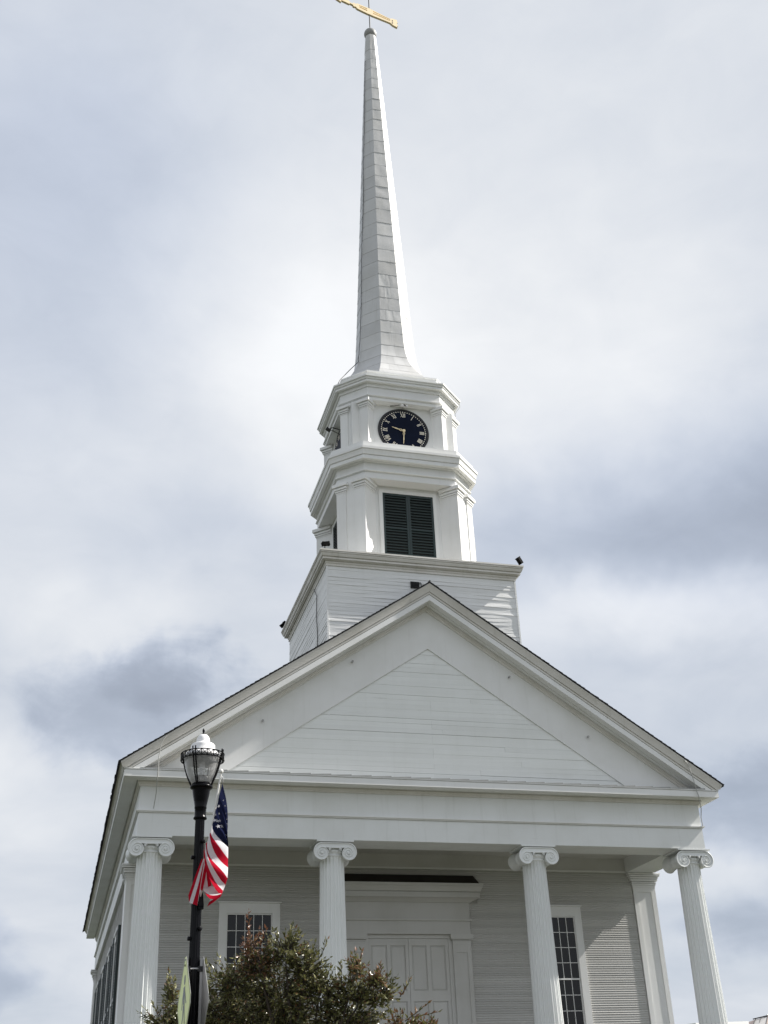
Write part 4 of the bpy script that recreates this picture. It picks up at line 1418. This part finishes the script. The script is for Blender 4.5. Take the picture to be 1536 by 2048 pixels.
CLOTH = [[(0.199, 1.329), (0.218, 1.239), (0.235, 1.149), (0.249, 1.06), (0.26, 0.97), (0.271, 0.881), (0.28, 0.792), (0.289, 0.704), (0.297, 0.616)], [(0.184, 1.256), (0.201, 1.173), (0.217, 1.09), (0.232, 1.008), (0.246, 0.927), (0.259, 0.847), (0.272, 0.767), (0.285, 0.689), (0.298, 0.611)], [(0.17, 1.183), (0.184, 1.106), (0.199, 1.031), (0.215, 0.957), (0.231, 0.885), (0.248, 0.813), (0.264, 0.743), (0.281, 0.674), (0.298, 0.605)], [(0.155, 1.11), (0.167, 1.041), (0.182, 0.973), (0.199, 0.906), (0.217, 0.842), (0.236, 0.779), (0.256, 0.718), (0.277, 0.658), (0.298, 0.6)], [(0.14, 1.038), (0.15, 0.975), (0.165, 0.914), (0.182, 0.856), (0.202, 0.799), (0.225, 0.745), (0.249, 0.693), (0.273, 0.643), (0.298, 0.595)], [(0.126, 0.967), (0.134, 0.91), (0.147, 0.856), (0.166, 0.805), (0.188, 0.757), (0.213, 0.712), (0.241, 0.669), (0.269, 0.628), (0.298, 0.589)], [(0.111, 0.895), (0.117, 0.845), (0.13, 0.798), (0.149, 0.755), (0.174, 0.715), (0.202, 0.678), (0.233, 0.644), (0.265, 0.613), (0.298, 0.584)], [(0.097, 0.824), (0.1, 0.78), (0.113, 0.741), (0.133, 0.705), (0.159, 0.673), (0.191, 0.645), (0.225, 0.619), (0.262, 0.597), (0.298, 0.578)], [(0.084, 0.75), (0.09, 0.701), (0.104, 0.656), (0.127, 0.614), (0.155, 0.576), (0.189, 0.541), (0.226, 0.509), (0.265, 0.48), (0.306, 0.454)], [(0.067, 0.715), (0.068, 0.655), (0.079, 0.598), (0.1, 0.545), (0.128, 0.496), (0.164, 0.451), (0.206, 0.412), (0.254, 0.379), (0.308, 0.353)], [(0.045, 0.628), (0.043, 0.56), (0.055, 0.498), (0.081, 0.443), (0.116, 0.394), (0.158, 0.348), (0.204, 0.306), (0.253, 0.265), (0.301, 0.226)], [(0.032, 0.611), (0.032, 0.541), (0.042, 0.473), (0.061, 0.408), (0.089, 0.347), (0.125, 0.291), (0.17, 0.241), (0.223, 0.198), (0.286, 0.163)], [(0.016, 0.559), (0.018, 0.489), (0.029, 0.421), (0.048, 0.356), (0.075, 0.293), (0.11, 0.235), (0.152, 0.182), (0.202, 0.133), (0.258, 0.092)], [(0.011, 0.516), (0.014, 0.447), (0.021, 0.378), (0.036, 0.31), (0.057, 0.245), (0.086, 0.183), (0.124, 0.126), (0.172, 0.076), (0.229, 0.033)]]
TAIL = [[(-0.002, 0.448), (-0.033, 0.362), (-0.063, 0.276), (-0.091, 0.191), (-0.119, 0.105), (-0.145, 0.021)], [(0.012, 0.44), (-0.017, 0.339), (-0.045, 0.24), (-0.073, 0.142), (-0.101, 0.044), (-0.129, -0.053)], [(0.019, 0.414), (0.001, 0.315), (-0.018, 0.218), (-0.04, 0.121), (-0.064, 0.026), (-0.09, -0.067)], [(0.022, 0.389), (0.01, 0.292), (-0.003, 0.195), (-0.015, 0.099), (-0.028, 0.003), (-0.04, -0.091)], [(0.039, 0.398), (0.026, 0.336), (0.014, 0.274), (0.004, 0.212), (-0.005, 0.15), (-0.012, 0.088)], [(0.062, 0.356), (0.056, 0.298), (0.048, 0.241), (0.038, 0.184), (0.027, 0.127), (0.014, 0.072)]]
LOOP = [[(0.087, 0.16), (0.121, 0.15), (0.153, 0.137), (0.183, 0.12), (0.21, 0.099), (0.236, 0.074)], [(0.029, 0.113), (0.064, 0.087), (0.101, 0.068), (0.14, 0.056), (0.183, 0.051), (0.228, 0.054)], [(0.027, 0.072), (0.061, 0.043), (0.098, 0.024), (0.137, 0.017), (0.179, 0.019), (0.225, 0.033)], [(0.041, 0.039), (0.068, -0.002), (0.099, -0.026), (0.133, -0.032), (0.171, -0.021), (0.213, 0.008)]]
STARS = [(0.206, 1.114), (0.227, 1.034), (0.165, 1.024), (0.242, 0.955), (0.181, 0.945), (0.137, 0.939), (0.258, 0.885), (0.197, 0.866), (0.141, 0.86), (0.116, 0.862), (0.269, 0.811), (0.217, 0.79), (0.151, 0.779), (0.28, 0.746), (0.237, 0.714), (0.287, 0.668)]
fl = MB()


def depth_front(s, t):
    """folds of the hanging cloth, metres towards the viewer"""
    return -.10 - .11 * math.sin(PI * min(1, t * .85 + .1)) - .03 * math.sin(s * 2.2 + t * 5) + .16 * max(0, t - .62) ** 1.2 + .012 * math.sin(9 * t + s)


NC = len(CLOTH[0])
SUBS = 4
rowsv = []
for i in range(13 * SUBS + 1):
    s0 = min(12, i // SUBS); w = (i - s0 * SUBS) / SUBS
    row = []
    for j in range(NC):
        a, b2 = CLOTH[s0][j], CLOTH[s0 + 1][j]
        row.append(FP(a[0] * (1 - w) + b2[0] * w, a[1] * (1 - w) + b2[1] * w, depth_front(s0 + w, j / (NC - 1))))
    # the sheet turns round the outer fold and falls away behind
    lx, ly, lz = row[-1]
    sv = s0 + w
    for q in range(1, 7):
        t = q / 6
        row.append((lx - .012 * math.sin(PI * t) + (.01 if t < .3 else -.05 * (t - .3)) - .10 * t * t, ly + .16 * math.sin(PI * .5 * t), lz - .07 * t - .03 * t * t * (sv / 13)))
    rowsv.append(row)
W_ = len(rowsv[0])
base = len(fl.v)
fl.v.extend(p for row in rowsv for p in row)
for i in range(13 * SUBS):
    s0 = i // SUBS
    for j in range(W_ - 1):
        mi = 2 if (s0 < 7 and j < NC + 3) else (0 if s0 % 2 == 0 else 1)
        fl.f.append((base + i * W_ + j, base + i * W_ + j + 1, base + (i + 1) * W_ + j + 1, base + (i + 1) * W_ + j)); fl.m.append(mi); fl.s.append(True)


def strips(rows_, mats, d0, d1, bow):
    k = len(rows_)
    n = len(rows_[0])
    for i in range(k - 1):
        vs = []
        for (w, ) in ((0,), (.5,), (1,)):
            for j in range(n):
                a, b2 = rows_[i][j], rows_[i + 1][j]
                tt = (i + w) / (k - 1)
                dd = d0 + (d1 - d0) * tt + bow * math.sin(2 * PI * tt) * (.4 + .6 * j / n) - .05 * (j / n)
                vs.append(FP(a[0] * (1 - w) + b2[0] * w, a[1] * (1 - w) + b2[1] * w, dd))
        fl.add(vs, [(q * n + j, q * n + j + 1, (q + 1) * n + j + 1, (q + 1) * n + j) for q in range(2) for j in range(n - 1)], mats[i], True)


strips(TAIL, [0, 1, 0, 1, 0], -.08, -.06, .035)
strips(LOOP, [1, 1, 0], -.02, -.17, .02)
# pink inner fold between tail and body
strips([[(.03, .50), (.02, .40), (.01, .28), (.0, .12)], [(.05, .42), (.06, .32), (.07, .22), (.085, .13)], [(.10, .30), (.11, .25), (.12, .2), (.125, .15)]], [1, 0], -.03, .0, .01)
for (x, z) in STARS:
    # nearest point of the canton sheet
    best = None
    for i in range(7 * SUBS + 1):
        for j in range(NC - 1):
            p = rowsv[i][j]
            e = (p[0] - BX - x) ** 2 + (p[2] - BZ - z) ** 2
            if best is None or e < best[0]: best = (e, i, j)
    _, i, j = best
    p = Vector(rowsv[i][j])
    tx = (Vector(rowsv[i][min(j + 1, NC - 1)]) - Vector(rowsv[i][max(j - 1, 0)]))
    ty = (Vector(rowsv[min(i + 2, 7 * SUBS)][j]) - Vector(rowsv[max(i - 2, 0)][j]))
    nn = tx.cross(ty).normalized()
    if nn.y > 0: nn = -nn
    c = p + nn * .012
    ex = Vector((1, 0, 0)); ex = (ex - nn * ex.dot(nn)); ez = nn.cross(ex)
    if ez.z < 0: ez = -ez
    if x > .235: ex = ex * .62
    pts = []
    for q in range(10):
        rr = .031 if q % 2 == 0 else .0125
        a = PI / 2 + PI * q / 5 + .15
        pts.append(c + ex * (rr * math.cos(a)) + ez * (rr * math.sin(a)))
    fl.add(pts + [c], [(q, (q + 1) % 10, 10) for q in range(10)], 1)
part('cloth', fl, [M['flag_red'], M['flag_white'], M['flag_blue']], flag)
part('clip', MB().tube([FP(.19, 1.39, -.195), FP(.198, 1.36, -.20), FP(.2, 1.325, -.17)], .007, 6), M['steel'], flag)

# ------------------------------------------------------------------ crossing signs on the lamp post
def sign(cx, cy, cz, name, label, flip):
    hd = Vector((.034, -.999, 0)).normalized()
    nv = Vector((-hd.y, hd.x, 0)) * (-1)                             # printed side of the first plate
    if nv.x > 0: nv = -nv
    if flip: nv = -nv
    H = .54
    t = thing(name, label, 'road sign', (cx, cy, cz - H))
    c = Vector((cx, cy, cz))
    up = Vector((0, 0, 1))
    r_ = .05
    cor = []
    for (a, b2) in ((0, 1), (1, 0), (0, -1), (-1, 0)):
        tip = c + hd * (a * H) + up * (b2 * H)
        inw = (c - tip).normalized()
        s_ = Vector((0, 0, 1)) if a else hd
        if (a, b2) in ((0, 1),): sd_ = [-1, 1]
        elif (a, b2) == (1, 0): sd_ = [1, -1]
        elif (a, b2) == (0, -1): sd_ = [1, -1]
        else: sd_ = [-1, 1]
        for q in sd_: cor.append(tip + inw * r_ + s_ * (q * r_))
        if True:
            pass
    plate = MB()
    plate.prism([p for p in cor], -nv * .004)
    plate2 = MB()
    n = len(cor)
    part('plate', plate, M['alu'], t)
    plate2.add([p + nv * .0015 for p in cor], [tuple(range(n))])
    part('reflective_sheet', plate2, M['sign'], t)
    b_ = MB()
    def ringpoly(k): return [c + (p - c) * k + nv * .003 for p in cor]
    o_, i_ = ringpoly(.955), ringpoly(.925)
    b_.add(o_ + i_, [(q, (q + 1) % n, n + (q + 1) % n, n + q) for q in range(n)])
    def disc(px, pz, rr): b_.add([c + hd * (px + rr * math.cos(2 * PI * q / 14)) + up * (pz + rr * math.sin(2 * PI * q / 14)) + nv * .003 for q in range(14)], [tuple(range(14))])
    def limb(pts): b_.add([c + hd * x + up * z + nv * .003 for x, z in pts], [tuple(range(len(pts)))])
    disc(.02, .245, .055)
    limb([(-.06, .17), (.06, .18), (.075, .0), (-.045, -.02)])
    limb([(.05, .16), (.17, .02), (.20, .0), (.18, -.02), (.14, .0), (.05, .10)])
    limb([(-.05, .16), (-.12, .05), (-.16, -.05), (-.13, -.06), (-.08, .03), (-.035, .09)])
    limb([(.075, .0), (.10, -.12), (.16, -.26), (.12, -.275), (.055, -.14), (.0, -.02)])
    limb([(-.045, -.02), (-.06, -.13), (-.15, -.26), (-.115, -.28), (-.01, -.15), (.03, -.02)])
    part('pedestrian_symbol', b_, M['symbol'], t)
    bl_ = MB()
    for zz in (.40, -.40): bl_.tube([c + up * zz + nv * .001, c + up * zz + nv * .010], .012, 8)
    part('bolt', bl_, M['black_matt'], t)
    return t, hd, nv, c


s1, hd, nv, c1 = sign(LX - .098, LY - .02, -5.20, 'crossing_sign', 'yellow-green diamond pedestrian crossing sign showing its printed face, left of the lamp post', False)
s2, hd2, nv2, c2 = sign(LX + .098, LY - .02, -5.20, 'crossing_sign', 'diamond crossing sign seen from its plain grey back, right of the lamp post', True)
ch = MB()
ch.obox(c2 + Vector((-.02, 0, 0)), hd, Vector((-hd.y, hd.x, 0)), (0, 0, 1), .022, .014, .46)
part('channel_bar', ch, M['alu'], s2)
cl_ = MB()
cl_.obox(c2 + Vector((-.035, 0, .36)), hd, Vector((-hd.y, hd.x, 0)), (0, 0, 1), .035, .028, .028)
part('clamp', cl_, M['black_matt'], s2)
cl1 = MB()
cl1.obox(c1 + Vector((.03, 0, .36)), hd, Vector((-hd.y, hd.x, 0)), (0, 0, 1), .035, .026, .028)
part('clamp', cl1, M['black_matt'], s1)
bd = MB()
bd.lathe([(.066, -4.846), (.0705, -4.846), (.0705, -4.830), (.066, -4.830)], (LX, LY, 0), 28)
part('strap', bd, M['steel'], lamp)

# ------------------------------------------------------------------ small tree in front of the porch
rt_ = random.Random(5)
TX, TY = -5.75, -11.0
tree = thing('tree', 'small crab apple tree with dark olive leaves and bronze tips before the porch', 'tree', (TX, TY, gz(TY)))
LOBES = [(-6.03, -11.32, -4.23, 0.31, 0.31, 0), (-6.35, -11.14, -4.37, 0.31, 0.28, 1), (-6.48, -11.3, -4.10, 0.10, 0.22, 2), (-6.66, -10.92, -4.6, 0.38, 0.31, 0), (-5.73, -11.27, -4.45, 0.31, 0.28, 0), (-6.04, -11.0, -4.77, 0.56, 0.42, 0), (-5.5, -11.16, -4.76, 0.42, 0.35, 0), (-5.1, -11.27, -4.78, 0.38, 0.27, 0), (-5.03, -11.46, -4.50, 0.11, 0.2, 1), (-4.69, -11.37, -4.80, 0.26, 0.22, 0), (-5.13, -11.07, -5.11, 0.63, 0.28, 0), (-4.38, -11.23, -5.22, 0.42, 0.17, 1), (-4.04, -11.32, -5.23, 0.24, 0.09, 1), (-6.82, -10.69, -4.92, 0.42, 0.35, 0), (-7.50, -10.62, -4.78, 0.09, 0.28, 0), (-7.55, -10.41, -5.05, 0.33, 0.21, 0), (-7.07, -10.51, -5.1, 0.42, 0.28, 0), (-5.99, -10.77, -5.2, 0.77, 0.42, 0), (-4.78, -11.45, -4.63, 0.13, 0.12, 1),
         (-6.1, -10.6, -5.55, .9, .45, 0), (-5.2, -10.7, -5.6, .8, .4, 0), (-6.9, -10.3, -5.6, .6, .4, 0), (-4.6, -11.0, -5.6, .5, .3, 0), (-6.2, -10.0, -5.0, .8, .5, 0), (-5.2, -10.2, -5.3, .8, .4, 0)]
wood = MB()
base_p = Vector((TX, TY, gz(TY) - .05))
fork = Vector((TX - .05, TY + .05, -6.35))
part('trunk', MB().tube([base_p, base_p.lerp(fork, .5) + Vector((.04, .02, 0)), fork], [.13, .10, .085], 10), M['bark'], tree)
leaves = []           # (position, direction, side, size, material)
view = (CP - Vector((TX, TY, -5))).normalized()


def add_leaf(p, d, kind):
    d = d.normalized()
    s_ = d.cross(Vector((rt_.uniform(-1, 1), rt_.uniform(-1, 1), rt_.uniform(.2, 1.4)))).normalized()
    l = rt_.uniform(.05, .088)
    r_ = rt_.random()
    if kind == 2: mi = 4 if r_ < .6 else 3
    elif kind == 1: mi = 3 if r_ < .4 else (4 if r_ < .52 else (0 if r_ < .8 else 1))
    else: mi = 0 if r_ < .40 else (1 if r_ < .74 else (2 if r_ < .92 else 3))
    leaves.append((p, d, s_, l, mi))


for (cx, cy, cz, sx_, sz_, kind) in LOBES:
    c = Vector((cx, cy, cz))
    wood_p = [fork, fork.lerp(c, .45) + Vector((rt_.uniform(-.12, .12), rt_.uniform(-.1, .1), rt_.uniform(-.1, .05))), c]
    wood.tube(wood_p, [.04, .022, .008], 6)
    ntw = max(14, int((430 if kind < 2 else 160) * (sx_ * sz_) ** .62))
    for q in range(ntw):
        # twigs radiating from inside the clump to its skin
        th, ph = rt_.uniform(0, 2 * PI), rt_.uniform(-.9, 1.0)
        rr = rt_.uniform(.55, 1.10)
        e = Vector((math.cos(th) * math.sqrt(1 - min(1, ph * ph)) * sx_, math.sin(th) * math.sqrt(1 - min(1, ph * ph)) * max(sx_, .3) * .8, ph * sz_)) * rr
        tip = c + e
        st_ = c + e * rt_.uniform(.25, .5) + Vector((0, 0, -.05))
        dr_ = (tip - st_)
        L_ = dr_.length
        if L_ < .05: continue
        bend = Vector((rt_.uniform(-.06, .06), rt_.uniform(-.06, .06), rt_.uniform(-.02, .06)))
        pts = [st_, st_.lerp(tip, .5) + bend * .6, tip + bend]
        wood.tube(pts, [.006, .0045, .0025], 4, caps=False)
        nl = int(4 + L_ * 26)
        for w in range(nl):
            t = (w + .6) / nl
            p = pts[0].lerp(pts[1], t * 2) if t < .5 else pts[1].lerp(pts[2], t * 2 - 1)
            d = (dr_.normalized() * .55 + Vector((rt_.uniform(-1, 1), rt_.uniform(-1, 1), rt_.uniform(-.9, .5)))).normalized()
            add_leaf(p, d, kind)
        add_leaf(tip + bend, dr_, kind)
# thin shoots that stand clear of the crown
for (p0, p1, kind) in (((-6.5, -11.25, -4.25), (-6.56, -11.35, -3.72), 2), ((-6.38, -11.25, -4.2), (-6.30, -11.35, -3.95), 2), ((-5.05, -11.4, -4.6), (-4.97, -11.5, -4.26), 1), ((-5.25, -11.4, -4.7), (-5.28, -11.5, -4.42), 0), ((-4.78, -11.4, -4.65), (-4.70, -11.5, -4.45), 1), ((-4.4, -11.35, -4.85), (-4.28, -11.5, -4.62), 1), ((-7.5, -10.6, -5.0), (-7.55, -10.6, -4.38), 0), ((-6.95, -10.8, -4.6), (-7.08, -10.9, -4.32), 0), ((-5.55, -11.3, -4.35), (-5.45, -11.45, -4.1), 0), ((-4.2, -11.2, -5.1), (-3.86, -11.35, -5.05), 1), ((-4.3, -11.2, -5.15), (-4.0, -11.4, -4.93), 1)):
    a, b2 = Vector(p0), Vector(p1)
    wood.tube([a, a.lerp(b2, .5) + Vector((.015, 0, 0)), b2], [.007, .005, .003], 5)
    nl = int(8 + (b2 - a).length * 34)
    for w in range(nl):
        t = (w + 1) / nl
        add_leaf(a.lerp(b2, t), (b2 - a).normalized() * .6 + Vector((rt_.uniform(-1, 1), rt_.uniform(-1, 1), rt_.uniform(-.3, .6))) * .8, kind)
part('branches', wood, M['bark'], tree)


def leaf_geo(p, d, s_, l):
    n = d.cross(s_)
    w = l * .22
    return [p, p + d * l * .38 + s_ * w + n * l * .07, p + d * l - n * l * .10, p + d * l * .38 - s_ * w + n * l * .07, p + d * l * .45 - n * l * .01]


near = sorted(range(len(leaves)), key=lambda i: -(leaves[i][0] - Vector((TX, TY, -5))).dot(view) - (.6 * leaves[i][0].z))
singles = set()
for i in near:
    if len(singles) >= 300: break
    if leaves[i][0].z > -5.15: singles.add(i)
shape = []
for mi in range(5):
    m = MB()
    m.add(leaf_geo(Vector((0, 0, 0)), Vector((1, 0, 0)), Vector((0, 1, 0)), 1.0), [(0, 1, 4), (1, 2, 4), (2, 3, 4), (3, 0, 4)], 0, True)
    shape.append(m.mesh('leaf', LEAF[mi]))
fol = MB()
for i, (p, d, s_, l, mi) in enumerate(leaves):
    if i in singles:
        o = bpy.data.objects.new('leaf', shape[mi])
        C.objects.link(o)
        n = d.cross(s_)
        o.parent = tree
        o.matrix_parent_inverse = Matrix.Translation(tree.location).inverted()
        o.matrix_basis = Matrix(((d.x * l, s_.x * l, n.x * l, p.x), (d.y * l, s_.y * l, n.y * l, p.y), (d.z * l, s_.z * l, n.z * l, p.z), (0, 0, 0, 1)))
    else:
        fol.add(leaf_geo(p, d, s_, l), [(0, 1, 4), (1, 2, 4), (2, 3, 4), (3, 0, 4)], mi, True)
part('foliage', fol, LEAF, tree, kind='stuff')

# ------------------------------------------------------------------ buildings beyond the church, low at the right
wb_ = thing('flat_roofed_building', 'white flat-roofed building whose parapet just shows beyond the last column', 'building', (34.5, 50.0, -7.05))
fu, fn_ = Vector((.93, .368, 0)), Vector((-.368, .93, 0))          # its long side is turned to the sun
p0 = Vector((31.0, 44.4, 0))
def corner(a, b2, z): q_ = p0 + fu * a + fn_ * b2; return (q_.x, q_.y, z)
part('wall', MB().hexa([corner(0, 0, -7.2), corner(5.2, 0, -7.2), corner(5.2, 9, -7.2), corner(0, 9, -7.2), corner(0, 0, -.72), corner(5.2, 0, -.52), corner(5.2, 9, -.52), corner(0, 9, -.72)]), M['white_wall'], wb_)
part('parapet', MB().hexa([corner(-.1, -.1, -.718), corner(5.3, -.1, -.518), corner(5.3, 9.1, -.518), corner(-.1, 9.1, -.718), corner(-.1, -.1, -.50), corner(5.3, -.1, -.27), corner(5.3, 9.1, -.27), corner(-.1, 9.1, -.50)]), M['white_wall'], wb_)
rb_ = thing('metal_roofed_house', 'house with pale and brown standing-seam metal roof at the far right edge', 'house', (67.0, 92.0, -7.05))
part('wall', MB().box(64.0, 74.0, 90.3, 100.0, -7.2, 2.4), M['white_wall'], rb_)
RA, RB_, RC_ = Vector((64.1, 91.2, 3.75)), Vector((65.2, 90.4, 4.00)), Vector((75.0, 90.4, 4.00))
E1, E2, E3 = Vector((61.95, 89.0, 2.50)), Vector((63.1, 88.1, 2.40)), Vector((75.0, 86.0, 2.40))
B1_ = Vector((75.0, 101.0, 2.4))
rp = MB()
rp.prism([RA, RB_, E2, E1], (0, 0, -.12))
part('roof', rp, M['seam_roof_pale'], rb_)
rp2 = MB()
rp2.prism([RB_, RC_, E3, E2], (0, 0, -.12))
rp2.prism([RA, E1, Vector((61.95, 101, 2.5)), B1_, RC_, RB_], (0, 0, -.12))
part('roof', rp2, M['seam_roof'], rb_)
sm_ = MB()
for t in (.02, .45, .98):
    a, b2 = RA.lerp(RB_, t), E1.lerp(E2, t)
    sm_.tube([a + Vector((0, -.02, .03)), b2 + Vector((0, -.02, .03))], .045, 5)
sm_.tube([RA + Vector((-.3, 0, .04)), RB_ + Vector((0, 0, .05))], .06, 5)
for t in (.12, .25, .38, .5, .63):
    a, b2 = RB_.lerp(RC_, t), E2.lerp(E3, t)
    sm_.tube([a + Vector((0, 0, .02)), b2 + Vector((0, 0, .02))], .03, 5)
part('seams', sm_, M['seam'], rb_)
part('ridge_cap', MB().tube([RB_ + Vector((-.1, 0, .09)), RC_ + Vector((0, 0, .09))], .11, 6), M['white_wall'], rb_)
